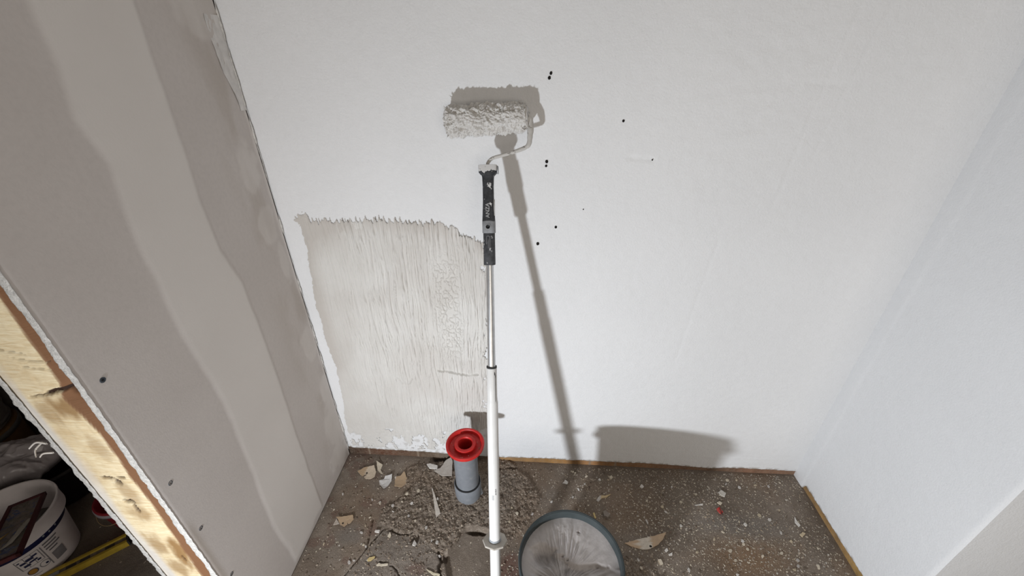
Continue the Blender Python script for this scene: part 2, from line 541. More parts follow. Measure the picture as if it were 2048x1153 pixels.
M_STRIP = m_vcol('old_wall_base', 'tint', .85, .002, 160)
def col_back(s, q):
    keys = [0, .05, .12, .2, .3, .36, .5, .58, .75, .9, 1.0, 1.2, 1.35, 1.45, 1.62]
    cols = np.array([(.05, .03, .02), (.06, .03, .018), (.13, .055, .03), (.10, .05, .03), (.13, .085, .055), (.16, .125, .095), (.09, .065, .05), (.33, .19, .08), (.36, .19, .06), (.30, .15, .06), (.26, .13, .055), (.16, .085, .05), (.15, .085, .05), (.22, .115, .07), (.19, .105, .065)])  # tones along the strip, cast shade included in the darker stretches
    c = np.stack([np.interp(s, keys, cols[:, k]) for k in range(3)], -1)
    j = (fbm(s * 30, q * 10, 201, 3))[..., None]
    mortar = (np.abs((s * 11 + .3 * fbm(s * 3, q, 5, 2)) % 1 - .5) > .475)[..., None] & (fbm(s * 9, q * 5, 66, 2) > .52)[..., None]
    return np.where(mortar, (.25, .19, .14), c * (.55 + .9 * j))
strip('baseboard_back', (0, .0032, 0), (W, .0032, 0), (0, 1, 0), .055, col_back, 301)
def col_right(s, q):
    j = fbm(s * 40, q * 40, 205, 3)[..., None]
    c = np.stack([np.interp(s, [0, .05, .25, .45], [a, b, d, e]) for a, b, d, e in ((.20, .30, .33, .46), (.12, .175, .19, .30), (.07, .065, .065, .08))], -1)
    return c * (.5 + j)
strip('baseboard_right', (W + .0028, 0, 0), (W + .0028, DEPR, 0), (1, 0, 0), .05, col_right, 302)

# ================================================================== wall_right and the front face beyond its outer corner
ny = 110
zz = np.concatenate([[0, .004], np.arange(0.008, 1.6, 0.006), np.linspace(1.62, HGT, 10)])
ys = np.linspace(.005, DEPR, ny)
Yg, Z = np.meshgrid(ys, zz)
gap = np.interp(-ys, [0, .045, .055, .30, .434], [-.004, -.004, .024, .027, .034]) + .007 * (fbm(ys * 160, 1.3, 77, 3) - .5)
zb = gap[None, :]
Z = np.where(Z < .1, zb + (.1 - zb) * np.clip(Z / .1, 0, 1), Z)
rel = .0022 * (fbm(Yg * 6, Z * 6, 401, 4) - .5) + .0007 * (fbm(Yg * 70, Z * 70, 402, 3) - .5)
rel += .0014 * sstep(.052, .040, -Yg + .012 * fbm(Z * 9, 2.2, 403, 2))            # thicker filler along the inner corner
rel *= sstep(DEPR, DEPR + .02, Yg)
Xv = W - rel
rnd = .004 * sstep(DEPR + .007, DEPR, Yg)                                          # rounded outer corner
V = np.stack([Xv + rnd, Yg, Z], -1).reshape(-1, 3)
lip = np.stack([np.full(ny, W + .004), ys, zb[0]], -1)
V = np.concatenate([lip, V])
grime = np.concatenate([np.full(ny, .6), (.7 * sstep(.010, 0, Z - zb) * (fbm(Yg * 90, Z * 90, 8, 3) > .5)).ravel()])
wall_right = mk('wall_right', (V, gridf(ny, len(zz) + 1)[:, ::-1] * 1), M_WALL, kind='structure', attr={'grime': grime})
nx, nz = 150, 200
Xg, Z = np.meshgrid(np.linspace(W + .004, 3.4, nx), np.linspace(0, HGT, nz))
Yv = DEPR - .0015 * (fbm(Xg * 6, Z * 6, 405, 3) - .5) + .0008 * 0
mk('wall_niche_front', (np.stack([Xg, Yv, Z], -1).reshape(-1, 3), gridf(nx, nz)), M_WALL, kind='structure', attr={'grime': np.zeros(nx * nz)})
# solid core behind the two finished faces
mk('wall_core', box(W + .012, 3.4, DEPR + .006, .25, 0, HGT), M_ROOM, kind='structure', smooth=False)
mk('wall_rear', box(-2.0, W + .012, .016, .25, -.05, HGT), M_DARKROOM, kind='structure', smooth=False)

# ================================================================== wall_left: stud partition, plasterboard on both sides
ys = np.linspace(DEPL, -.0035, 190)
zs = np.concatenate([np.arange(.006, 1.62, .005), np.linspace(1.63, HGT, 10)])
Yg, Z = np.meshgrid(ys, zs)
bl = np.array([(-.362, 1.40), (-.367, 1.287), (-.381, 1.218), (-.366, 1.151), (-.373, 1.073), (-.377, .983), (-.381, .859), (-.374, .749), (-.366, .65), (-.376, .446), (-.393, .227), (-.384, .032)])[::-1]
br = np.array([(-.197, 1.40), (-.205, 1.284), (-.213, 1.162), (-.221, 1.049), (-.221, .94), (-.194, .846), (-.194, .697), (-.199, .536), (-.210, .354), (-.214, .154), (-.216, .053)])[::-1]
eL = np.interp(Z, bl[:, 1], bl[:, 0]) + .012 * (fbm(Z * 12, .5, 501, 3) - .5)
eR = np.interp(Z, br[:, 1], br[:, 0]) + .006 * (fbm(Z * 20, .7, 502, 3) - .5)
fill = sstep(-.009, .009, Yg - eL) * sstep(.005, -.005, Yg - eR) * sstep(.02, .04, Z + .03 * fbm(Yg * 20, 3.3, 6, 2))
blobs = [(-.045, 1.385, .075, .07), (-.05, 1.07, .036, .060), (-.048, .93, .034, .055), (-.03, .82, .02, .06), (-.03, .54, .038, .055), (-.02, .34, .05, .08), (-.03, .19, .055, .10), (-.07, .075, .055, .06)]
bm = np.zeros_like(Z)
for by, bz, ry, rz in blobs:
    d = np.hypot((Yg - by) / ry, (Z - bz) / rz) + .9 * (fbm(Yg * 22, Z * 12, 510, 4) - .5)
    bm = np.maximum(bm, (.25 + .55 * fbm(Yg * 30, Z * 12, 512, 3)) * sstep(1.12, .78, d + .5 * (fbm(Yg * 45, Z * 45, 514, 3) - .5)))
fill = np.maximum(fill, bm)
fill = np.maximum(fill, .8 * sstep(-.012, -.005, Yg + .006 * fbm(Z * 30, .2, 6, 2) - .003))
stain = .28 * sstep(.48, .72, fbm(Yg * 16, Z * 6, 520, 4)) * sstep(-.16, -.05, Yg) * (1 - bm) + .45 * np.exp(-((Yg + .549) / .008) ** 2) * sstep(.45, .6, fbm(Z * 5, 1.1, 530, 2)) * (Z < .9)
Xv = .0009 * fill * sstep(.0, .3, fill) + .0012 * (fbm(Yg * 4, Z * 3, 540, 3) - .5) - .0008 * sstep(DEPL + .006, DEPL, Yg)
wall_left = bpy.data.objects.new('wall_left', None); COL.objects.link(wall_left); wall_left['kind'] = 'structure'; MW['wall_left'] = Matrix.Identity(4)
mk('plasterboard', (np.stack([Xv, Yg, Z], -1).reshape(-1, 3), gridf(len(ys), len(zs))), M_DRY, wall_left, attr={'filler': fill.ravel(), 'stain': stain.ravel()}, label='grey plasterboard sheet with a pale vertical filler band')
def board_edge(name, x0, x1, y0, rag, seed):
    n = 460; m = 9
    zs = np.concatenate([np.linspace(.004, 1.5, n - 6), np.linspace(1.52, HGT, 6)])
    q = np.linspace(0, 1, m)
    Q, Zg = np.meshgrid(q, zs)
    xx = x0 + (x1 - x0) * Q
    ragx = rag * ((fbm(Zg * 90, 1.1, seed, 4) - .5) + .8 * (fbm(Zg * 20, 3.1, seed + 1, 2) - .5))
    xx = xx + np.where(Q > .8, ragx, 0) * (Q - .8) / .2
    yy = y0 + .002 * (fbm(Zg * 160, Q * 4, seed + 2, 3) - .5) + .004 * (Q ** 3) * (fbm(Zg * 60, 2.2, seed + 3, 3))
    V = np.stack([xx, yy, Zg], -1).reshape(-1, 3)
    back = np.stack([xx[:, -1], np.full(n, y0 + .10), zs], -1)
    Vall = np.concatenate([V, back]); F = list(map(tuple, gridf(m, n)[:, ::-1]))
    for i in range(n - 1):
        a = i * m + m - 1; F.append((a, a + m, n * m + i + 1, n * m + i))
    return mk(name, (Vall, F), M_GYPS, wall_left)
board_edge('board_edge', .0002, -.0160, DEPL - .0005, .004, 601)
mk('rear_plasterboard', box(-.146, -.1345, DEPL + .02, .016, .004, HGT), M_GYPS, wall_left, smooth=False)
board_edge('rear_board_edge', -.1310, -.1465, DEPL + .004, .011, 611)

# pine stud with waney edge
n, m = 620, 62
zs = np.concatenate([np.linspace(.0, 1.45, n - 5), np.linspace(1.5, HGT, 5)]); q = np.linspace(0, 1, m)
Q, Z = np.meshgrid(q, zs)
X = -.014 - .1235 * Q
xw = np.interp(Z, [0, .305, .463, .572, .646, .70, .757, .797, .835, .845, .87, .952, 1.018, 1.5], [-.049, -.049, -.044, -.040, -.043, -.039, -.040, -.048, -.058, -.056, -.044, -.043, -.040, -.042]) + .004 * (fbm(Z * 25, 4.4, 621, 3) - .5)
bark = sstep(-.0015, .0015, X - xw)
Yv = DEPL + .006 + bark * np.clip(X - xw, 0, 1) * .9 + .0012 * (fbm(X * 150, Z * 40, 622, 3) - .5)
dcr = line_dist(X, Z + .004 * (fbm(X * 120, Z * 120, 623, 3) - .5), [(-.111, .838), (-.084, .843), (-.062, .853), (-.040, .856), (-.041, .842), (-.037, .831)])
wcr = np.interp(X, [-.111, -.085, -.06, -.038], [.001, .0022, .0048, .0036])
dark = sstep(1.2, .6, dcr / wcr)
for kx, kz, rx, rz in [(-.083, .570, .014, .007), (-.079, .551, .005, .020), (-.075, .629, .007, .011), (-.088, .64, .015, .004), (-.062, .642, .008, .004), (-.028, .827, .012, .006), (-.06, .37, .004, .012)]:
    dark = np.maximum(dark, sstep(1.1, .6, np.hypot((X - kx) / rx, (Z - kz) / rz) + 1.2 * (fbm(X * 260, Z * 260, 631, 3) - .5)))
for gx, gz, L in [(-.125, 1.005, .03), (-.115, .93, .05), (-.09, .915, .05), (-.085, .90, .04)]:
    dg_ = line_dist(X, Z + .008 * (fbm(X * 60, gz, 633, 2) - .5), [(gx, gz), (gx + L, gz - .004)]); dark = np.maximum(dark, .55 * sstep(.0014, .0005, dg_))
stain = 0
for kx, kz, rx, rz, am in [(-.065, .815, .03, .03, .9), (-.10, .80, .02, .03, .5), (-.06, .39, .022, .075, 1.0), (-.095, .42, .025, .05, .7), (-.07, .60, .02, .05, .55), (-.075, .53, .03, .03, .6), (-.06, .72, .02, .04, .45), (-.09, .33, .03, .05, .7)]:
    stain = np.maximum(stain, am * sstep(1.15, .35, np.hypot((X - kx) / rx, (Z - kz) / rz) + .9 * (fbm(X * 70, Z * 30, 641, 4) - .5)))
chalk = .8 * sstep(-.108, -.126, X + .035 * (fbm(Z * 6, X * 20, 651, 3) - .5)) * sstep(.95, .80, Z)
Yv = Yv + .006 * dark
stud = (np.stack([X, Yv, Z], -1).reshape(-1, 3), gridf(m, n)[:, ::-1])
mk('stud', stud, M_WOOD, wall_left, attr={'bark': bark.ravel(), 'dark': dark.ravel(), 'stain': np.asarray(stain).ravel(), 'chalk': chalk.ravel()}, label='pale pine stud with brown waney edge and knots')
# body of the stud and the rest of the partition core
mk('stud_body', box(-.132, -.018, DEPL + .045, .014, .0, HGT), simple('partition_core', (.45, .33, .2), .9), wall_left, smooth=False)

# torn paper strips on the rear board
M_PAPER = simple('torn_paper', (.62, .58, .53), .9, .12, 80)
for pts in ([(-.140, DEPL, .735), (-.150, DEPL - .004, .742), (-.160, DEPL - .010, .734)], [(-.146, DEPL, .738), (-.150, DEPL - .01, .732), (-.149, DEPL - .016, .722)], [(-.142, DEPL, .712), (-.150, DEPL - .006, .717), (-.154, DEPL - .010, .713)]):
    P = smooth_path(pts, 5); V = []; 
    for i, p in enumerate(P):
        wd = .0017 * (1 - .3 * i / len(P)); V += [p + (0, -.0008, wd), p + (0, -.0008, -wd), p + (.0003, .0006, -wd), p + (.0003, .0006, wd)]
    F = [(4 * i + k, 4 * i + (k + 1) % 4, 4 * i + 4 + (k + 1) % 4, 4 * i + 4 + k) for i in range(len(P) - 1) for k in range(4)]
    mk('paper_shred', (V, F), M_PAPER, wall_left)

# drywall screws
M_SCREW = simple('phosphated_screw', (.075, .085, .10), .45, .3, 300, metal=.6)
M_SLOT_SHADE = simple('slot_shade_black', (.01, .01, .012), .9)  # flat dark cross on the head, slot shade put into its colour
for sy, sz in [(-.532, .860), (-.534, .606), (-.534, .458), (-.534, .275)]:
    fr = frame((.0002, sy, sz), (1, 0, 0), (0, 0, 1))
    sc = mk('screw', cap(*lathe([(.0046, -.001), (.0046, .0002), (.0040, .0004), (.0028, -.0002), (.0006, -.0004)], fr, 20), n=20), M_SCREW, wall_left)
    ang = random.random()
    cross = []
    for k in range(2):
        a = ang + k * math.pi / 2; c, s_ = math.cos(a), math.sin(a)
        pts = [(-.0023, -.0005), (.0023, -.0005), (.0023, .0005), (-.0023, .0005)]
        cross.append(([(.00065 + .00005 * k, sy + x * c - y * s_, sz + x * s_ + y * c) for x, y in pts], [(0, 1, 2, 3)]))
    mk('cross_slot', join(*cross), M_SLOT_SHADE, sc, smooth=False)

# loose wrinkled joint tape in the upper corner, crumbly sealant along the joint
Yg, Z = np.meshgrid(np.linspace(-.045, -.001, 16), np.linspace(1.19, 1.37, 60))
Yg = np.maximum(Yg, -.001 - (.018 + .02 * sstep(1.2, 1.3, Z) + .008 * fbm(Z * 40, 1, 5, 2)) + 0 * Yg)
Xv = .0003 + .0024 * sstep(-.03, 0, Yg) * fbm(Z * 30, 2, 701, 3) + .0022 * (fbm(Yg * 120, Z * 60, 702, 3) - .35)
mk('joint_tape', (np.stack([Xv, Yg, Z], -1).reshape(-1, 3), gridf(16, 60)), simple('joint_tape_paper', (.68, .66, .64), .85, .1, 60), wall_left)
n = 320; zs = np.linspace(.03, 1.5, n)
P = np.stack([.0008 + .0025 * fbm(zs * 60, .4, 711, 3), -.0015 - .001 * fbm(zs * 50, .9, 712, 2), zs], -1)
rad = np.clip(.0032 * (fbm(zs * 22, .2, 713, 3) - .38) * 2.2, .0002, .004)
mk('corner_sealant', tube(P, rad, 6), M_GYPS, wall_left)

# ================================================================== floor
POLY_ROUGH = [(.24, -.044), (.345, -.017), (.385, .018), (.582, .018), (.677, -.069), (.712, -.141), (.664, -.243), (.604, -.292), (.562, -.257), (.49, -.245), (.463, -.278), (.433, -.323), (.412, -.334), (.339, -.285), (.257, -.274), (.199, -.246), (.199, -.196), (.241, -.168)]
POLY_SLAB = [(.476, -.248), (.512, -.244), (.548, -.258), (.559, -.276), (.578, -.394), (.575, -.47), (.53, -.50), (.48, -.47), (.452, -.401), (.431, -.349), (.428, -.334), (.438, -.32), (.455, -.298), (.461, -.278), (.464, -.264)]
POLY_ROUGH2 = [(.958, -.301), (1.019, -.325), (1.06, -.36), (1.05, -.5), (.90, -.5)]
POLY_LOOSE = [(.216, -.269), (.257, -.28), (.31, -.284), (.345, -.29), (.41, -.338), (.425, -.39), (.43, -.5), (.12, -.5), (.16, -.379), (.186, -.331)]
st = .0022
xs = np.arange(-.012, W + .014, st); ys = np.arange(-.60, .014, st)
X, Yg = np.meshgrid(xs, ys)
wx = X + .016 * (fbm(X * 40, Yg * 40, 801, 3) - .5); wy = Yg + .016 * (fbm(X * 40, Yg * 40, 802, 3) - .5)
rough = blur(in_poly(wx, wy, POLY_ROUGH).astype(float), 3)
rough2 = blur(in_poly(wx, wy, POLY_ROUGH2).astype(float), 3)
loose = blur(in_poly(wx, wy, POLY_LOOSE).astype(float), 2)
wx2 = X + .008 * (fbm(X * 30, Yg * 30, 803, 2) - .5); wy2 = Yg + .008 * (fbm(X * 30, Yg * 30, 804, 2) - .5)
slab = blur(in_poly(wx2, wy2, POLY_SLAB).astype(float), 1)
H = .003 * (fbm(X * 5, Yg * 5, 810, 4) - .5) + .0008 * (fbm(X * 80, Yg * 80, 811, 3) - .5)
lump = fbm(X * 55, Yg * 55, 812, 4)
rr = np.maximum(rough, rough2)
H += rr * (.010 * (lump - .42) + .006 * (fbm(X * 170, Yg * 170, 813, 2) - .5) + .004)
H += .012 * rough * np.exp(-((X - .47) / .09) ** 2 - ((Yg + .13) / .07) ** 2)
H += loose * (.004 * (fbm(X * 26, Yg * 60, 814, 4) - .5) + .0025)
H = H * (1 - slab) + slab * (-.012 + .0015 * (fbm(X * 12, Yg * 12, 815, 3) - .5))
# hollow under the rubble lip, broken hole at the wall
for hx, hy, rx, ry, dp in [(.515, -.256, .032, .008, .022), (.345, .0, .035, .016, .02), (.325, -.29, .012, .022, .012), (.61, -.03, .02, .006, .012), (.56, -.035, .016, .008, .010), (.427, -.34, .007, .014, .02)]:
    H -= dp * sstep(1.15, .5, np.hypot((X - hx) / rx, (Yg - hy) / ry) + .5 * (fbm(X * 90, Yg * 90, 820, 2) - .5))
cracks = [([(.174, -.238), (.176, -.251), (.179, -.28), (.185, -.321), (.186, -.331)], .0022, .010), ([(.216, -.269), (.203, -.296), (.185, -.329), (.171, -.355), (.16, -.379), (.135, -.43)], .0024, .008),
          ([(.405, -.324), (.414, -.341), (.419, -.35), (.415, -.363), (.419, -.379), (.426, -.388), (.44, -.43)], .004, .018), ([(.274, -.372), (.281, -.372), (.294, -.38), (.308, -.395), (.32, -.43)], .0018, .007),
          ([(.24, -.271), (.256, -.276), (.276, -.282), (.29, -.279), (.305, -.281), (.314, -.273)], .0022, .008), ([(.238, -.363), (.255, -.366)], .0018, .005), ([(.19, -.205), (.235, -.165), (.27, -.12)], .0015, .003)]
for pts, wd, dp in cracks:
    d = line_dist(X + .003 * (fbm(X * 90, Yg * 90, 830, 2) - .5), Yg + .003 * (fbm(X * 90, Yg * 90, 831, 2) - .5), pts)
    H -= dp * sstep(1.3, .5, d / wd)
ochre = sstep(1.1, .2, np.hypot((X - 1.34) / .17, (Yg + .30) / .09) + .7 * (fbm(X * 9, Yg * 9, 840, 3) - .5)) * .9 + .35 * sstep(.55, .75, fbm(X * 6, Yg * 6, 841, 3))
slate = sstep(1.1, .3, np.hypot((X - 1.33) / .2, (Yg + .19) / .05) + .7 * (fbm(X * 9, Yg * 9, 842, 3) - .5)) * .8 + .8 * sstep(1.1, .3, np.hypot((X - .12) / .06, (Yg + .285) / .045) + .6 * (fbm(X * 20, Yg * 20, 843, 3) - .5)) + .5 * loose
rust = sstep(1.1, .4, np.hypot((X - .62) / .04, (Yg + .36) / .06) + .4 * (fbm(X * 30, Yg * 30, 844, 3) - .5)) + .6 * sstep(.6, .72, fbm(X * 22, Yg * 22, 845, 3)) * (X < .2) + .7 * sstep(1.1, .5, np.hypot((X - .35) / .035, (Yg + .375) / .02) + .4 * (fbm(X * 60, Yg * 60, 846, 3) - .5))
H = H * sstep(-.596, -.54, Yg)
floor = mk('floor', (np.stack([X, Yg, H], -1).reshape(-1, 3), gridf(len(xs), len(ys))), M_FLOOR, kind='structure',
           attr={'rubble': np.clip(rr + .35 * loose, 0, 1).ravel(), 'ochre': np.clip(ochre, 0, 1).ravel(), 'slate': np.clip(slate, 0, 1).ravel(), 'rust': np.clip(rust, 0, 1).ravel()})
def floor_h(x, y):
    i = np.clip(np.round((np.asarray(y) - ys[0]) / st).astype(int), 0, len(ys) - 1)
    j = np.clip(np.round((np.asarray(x) - xs[0]) / st).astype(int), 0, len(xs) - 1)
    return H[i, j]
zero4 = lambda k: {a: np.zeros(k) for a in ('rubble', 'ochre', 'slate', 'rust')}
fo = join(box(-.012, 3.4, -3.6, -.598, -.06, -.0005), box(-2.0, -.012, -3.6, .016, -.06, 0.0))
mk('floor', fo, M_FLOOR, kind='structure', smooth=False, attr=zero4(len(fo[0])))

# ================================================================== the rest of the two rooms (closes them for bounced light)
mk('ceiling', box(-2.0, 3.4, -3.6, .25, HGT, HGT + .1), M_CEIL, kind='structure', smooth=False)
mw = simple('fill_frame_paint', (.75, .75, .74), .5)
fill_frame = bpy.data.objects.new('fill_light_frame', None); COL.objects.link(fill_frame); fill_frame['kind'] = 'structure'; MW['fill_light_frame'] = Matrix.Identity(4)  # made-up window frame around the added fill light, out of view
for b_ in ((.55, .65, .72, 2.18), (2.35, 2.45, .72, 2.18), (.55, 2.45, .70, .80), (.55, 2.45, 2.10, 2.20)):
    mk('fill_frame_bar', box(b_[0], b_[1], -3.6, -3.545, b_[2], b_[3]), mw, fill_frame, smooth=False)
mk('wall_front', box(-2.0, 3.4, -3.7, -3.6, 0, HGT), M_ROOM, kind='structure', smooth=False)
mk('wall_far_right', box(3.4, 3.5, -3.6, .25, 0, HGT), M_ROOM, kind='structure', smooth=False)
mk('wall_partition_front', box(-.146, 0, -3.6, -1.95, 0, HGT), M_ROOM, kind='structure', smooth=False)
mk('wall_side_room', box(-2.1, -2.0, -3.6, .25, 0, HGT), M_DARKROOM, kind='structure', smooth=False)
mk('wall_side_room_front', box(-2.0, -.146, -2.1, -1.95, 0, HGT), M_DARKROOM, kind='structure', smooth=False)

POLY = {
  'F1': [(0.059, -0.074), (0.076, -0.058), (0.109, -0.046), (0.126, -0.072), (0.127, -0.091), (0.115, -0.1), (0.098, -0.1), (0.089, -0.093), (0.104, -0.084), (0.099, -0.078), (0.092, -0.078), (0.081, -0.091)],
  'F2': [(0.113, -0.03), (0.139, -0.041), (0.138, -0.063), (0.154, -0.08), (0.145, -0.078), (0.126, -0.061)],
  'F3': [(0.187, -0.08), (0.192, -0.104), (0.185, -0.125), (0.176, -0.137), (0.155, -0.119), (0.149, -0.106), (0.163, -0.096), (0.165, -0.086)],
  'F4': [(0.227, -0.066), (0.245, -0.095), (0.246, -0.111), (0.234, -0.126), (0.209, -0.124), (0.2, -0.088), (0.217, -0.083)],
  'F5': [(0.301, -0.035), (0.312, -0.032), (0.342, -0.039), (0.343, -0.053), (0.314, -0.05)],
  'F6': [(0.384, -0.007), (0.393, -0.02), (0.403, -0.084), (0.365, -0.08), (0.332, -0.059), (0.354, -0.048), (0.368, -0.018)],
  'F7': [(0.34, -0.125), (0.346, -0.132), (0.389, -0.214), (0.378, -0.228)],
  'F8': [(0.055, -0.242), (0.105, -0.231), (0.113, -0.244), (0.108, -0.256), (0.101, -0.259), (0.1, -0.249), (0.093, -0.25), (0.099, -0.26), (0.093, -0.269), (0.077, -0.263), (0.06, -0.245)],
  'F8b': [(0.054, -0.264), (0.055, -0.242), (0.074, -0.262)],
  'F9': [(0.194, -0.279), (0.195, -0.274), (0.209, -0.273), (0.208, -0.28)],
  'F10': [(0.239, -0.291), (0.243, -0.278), (0.25, -0.288), (0.246, -0.296)],
  'F11': [(0.2, -0.359), (0.205, -0.353), (0.22, -0.349), (0.221, -0.353), (0.211, -0.363), (0.203, -0.364)],
  'F12': [(0.232, -0.373), (0.238, -0.367), (0.246, -0.369), (0.266, -0.367), (0.266, -0.371), (0.254, -0.373), (0.248, -0.375)],
  'F13': [(0.323, -0.313), (0.326, -0.299), (0.335, -0.308), (0.331, -0.315)],
  'F14': [(0.381, -0.375), (0.405, -0.383), (0.423, -0.386), (0.423, -0.39), (0.403, -0.389)],
  'F15': [(0.97, -0.269), (1.017, -0.254), (1.061, -0.243), (1.106, -0.228), (1.09, -0.251), (1.069, -0.269), (1.04, -0.282), (1.019, -0.284), (0.989, -0.278)],
  'F16': [(1.321, -0.082), (1.334, -0.073), (1.345, -0.084), (1.336, -0.098), (1.323, -0.09)],
  'F17': [(1.303, -0.119), (1.312, -0.115), (1.32, -0.12), (1.312, -0.127)],
  'F18': [(1.292, -0.143), (1.304, -0.137), (1.309, -0.153), (1.3, -0.162), (1.294, -0.151)],
  'F19': [(1.225, -0.132), (1.255, -0.125), (1.252, -0.131), (1.229, -0.134)],
  'F20': [(1.535, -0.155), (1.534, -0.166), (1.538, -0.183), (1.531, -0.188), (1.526, -0.174)],
  'F21': [(1.52, -0.212), (1.531, -0.205), (1.539, -0.208), (1.524, -0.22)],
  'F22': [(0.9, -0.134), (0.914, -0.117), (0.933, -0.116), (0.953, -0.109), (0.937, -0.122), (0.919, -0.126), (0.906, -0.139)],
  'F23': [(0.79, -0.079), (0.801, -0.065), (0.81, -0.074), (0.807, -0.082)],
  'F24': [(0.916, -0.177), (0.925, -0.173), (0.938, -0.187), (0.928, -0.196), (0.918, -0.192)],
  'F25': [(0.884, -0.179), (0.89, -0.179), (0.893, -0.194), (0.888, -0.196)],
  'F26': [(1.056, -0.077), (1.065, -0.067), (1.071, -0.076), (1.063, -0.082)],
  'F27': [(1.096, -0.293), (1.107, -0.288), (1.106, -0.295), (1.097, -0.297)],
  'F28': [(1.087, -0.282), (1.096, -0.276), (1.097, -0.283), (1.09, -0.288)],
  'F29': [(1.236, -0.094), (1.244, -0.09), (1.246, -0.095), (1.238, -0.098)],
  'F30': [(0.957, -0.043), (0.966, -0.038), (0.97, -0.045), (0.964, -0.053), (0.957, -0.051)],
  'F31': [(0.916, -0.057), (0.922, -0.052), (0.926, -0.058), (0.921, -0.062)],
  'F32': [(1.521, -0.299), (1.528, -0.3), (1.524, -0.31), (1.519, -0.309)],
  'F33': [(1.06, -0.31), (1.068, -0.309), (1.072, -0.321), (1.065, -0.324)],
  'F34': [(1.049, -0.191), (1.055, -0.192), (1.057, -0.202), (1.053, -0.207)],
}

# ================================================================== paint roller on its extension pole
POLE_T = np.array([.5617, -.09, 1.0788]); POLE_F = np.array([.5988, -.5155, 0.0])
ax = (POLE_T - POLE_F) / np.linalg.norm(POLE_T - POLE_F)
FR0 = frame(POLE_T, -ax, (0, -1, .4))                       # s runs down the pole from the handle head, e2 looks out of the niche
O_, a_, e1_, e2_ = FR0
e1r = -e1_ if e1_[0] < 0 else e1_
FRP = (O_, a_, e1_, e2_)
Mp = Matrix(((e1r[0], e2_[0], ax[0], POLE_F[0]), (e1r[1], e2_[1], ax[1], POLE_F[1]), (e1r[2], e2_[2], ax[2], POLE_F[2]), (0, 0, 0, 1)))
roller = thing('paint_roller', POLE_F, 'plaster-caked paint roller on a long white and silver pole leaning on the back wall', 'paint roller', Matrix.Translation(Vector(POLE_F)))

M_NAP = NT('plaster_caked_nap')
f_ = M_NAP.noise(55, 5, .65)
M_NAP.color(M_NAP.ramp(f_, [(.25, (.46, .43, .40)), (.45, (.68, .66, .63)), (.8, (.78, .77, .75))])); M_NAP.rough(.85)
M_NAP.bump(M_NAP.noise(240, 4, .7), .003, .8)
M_NAP = M_NAP.m
RA, RB = np.array([.4665, -.037, 1.1735]), np.array([.6405, -.037, 1.1835])
rax = (RB - RA) / np.linalg.norm(RB - RA); RL = np.linalg.norm(RB - RA)
fr = frame(RA, rax, (0, -1, 0))
n, m = 230, 200
s = np.linspace(0, 1, m); th = np.linspace(0, 2 * math.pi, n, endpoint=False)
TH, S = np.meshgrid(th, s)
cx_, sy_ = np.cos(TH) * 1.0, np.sin(TH)
def nz(sx, sc, seed, oc=3): return fbm(S * RL * sx + 3 * cx_ * sc * .03 + 7, (cx_ * 1.3 + sy_ * 2.1) * sc * .03 + 11, seed, oc)
lum = fbm(S * RL * 85 + 2.0 * cx_, TH * 4.5, 901, 4)
lum = np.where(TH > 5.6, lum * (1 - (TH - 5.6) / .683) + fbm(S * RL * 85 + 2.0 * cx_, (TH - 2 * math.pi) * 4.5, 901, 4) * (TH - 5.6) / .683, lum)
rid = 1 - np.abs(2 * fbm(S * RL * 170 + TH * .6, TH * 3 + S * 5, 905, 3) - 1)
R_ = .0285 + .016 * (lum - .47) * (1 - .55 * sstep(.6, 1, S)) + .006 * (rid - .6)
R_ = R_ * (1 - .10 * sstep(.92, 1.0, S)) * (1 - .28 * sstep(.05, 0, S)) * (1 + .05 * (1 - S))
endx = S * RL + (.004 * (fbm(TH * 3, 2.2, 906, 2) - .5)) * (sstep(.1, 0, S) + sstep(.9, 1, S))
V = fr[0] + fr[1] * endx[..., None] + (fr[2] * cx_[..., None] + fr[3] * sy_[..., None]) * R_[..., None]
V = V.reshape(-1, 3); V[:, 1] = np.minimum(V[:, 1], -.0028)
F = list(map(tuple, gridf(n, m, True))); F.append(tuple(range(n - 1, -1, -1))); F.append(tuple(range((m - 1) * n, m * n)))
sleeve = mk('roller_sleeve', (V, F), M_NAP, roller, label='shaggy roller sleeve caked with off-white plaster')
# matted tufts standing off the nap
tv, tf = [], []
for k in range(1100):
    t = random.random() * 2 * math.pi; sx = random.random() * RL * .985 + .001
    d = fr[2] * math.cos(t) + fr[3] * math.sin(t)
    b = fr[0] + fr[1] * sx + d * .0265
    side = fr[1] * (random.random() - .5) + np.cross(fr[1], d) * (random.random() - .5); side /= np.linalg.norm(side)
    w2 = np.cross(d, side); L = .003 + .0055 * random.random() ** 2; wd = .0010 + .0020 * random.random()
    tip = b + d * L + side * L * (.4 + .9 * random.random())
    if tip[1] > -.003: continue
    i = len(tv); tv += [b + w2 * wd, b - w2 * wd * .5 + side * wd, b - w2 * wd * .5 - side * wd, tip]; tf += [(i, i + 1, i + 3), (i + 1, i + 2, i + 3), (i + 2, i, i + 3)]
mk('nap_tufts', (np.array(tv), tf), M_NAP, sleeve, kind='stuff', smooth=False)
M_CAPP = m_splat('roller_cap_plastic', (.30, .29, .28), (.60, .58, .55), .42)
fr2 = frame(RB, rax, (0, -1, 0))
mk('end_cap', cap(*lathe([(.0235, -.004), (.0235, .003), (.019, .005), (.012, .0055), (.010, .009), (.006, .0095)], fr2, 28), n=28), M_CAPP, roller, sharp=35)
M_ROD = m_splat('plastered_wire', (.33, .31, .28), (.56, .54, .51), .40, .6, 70)
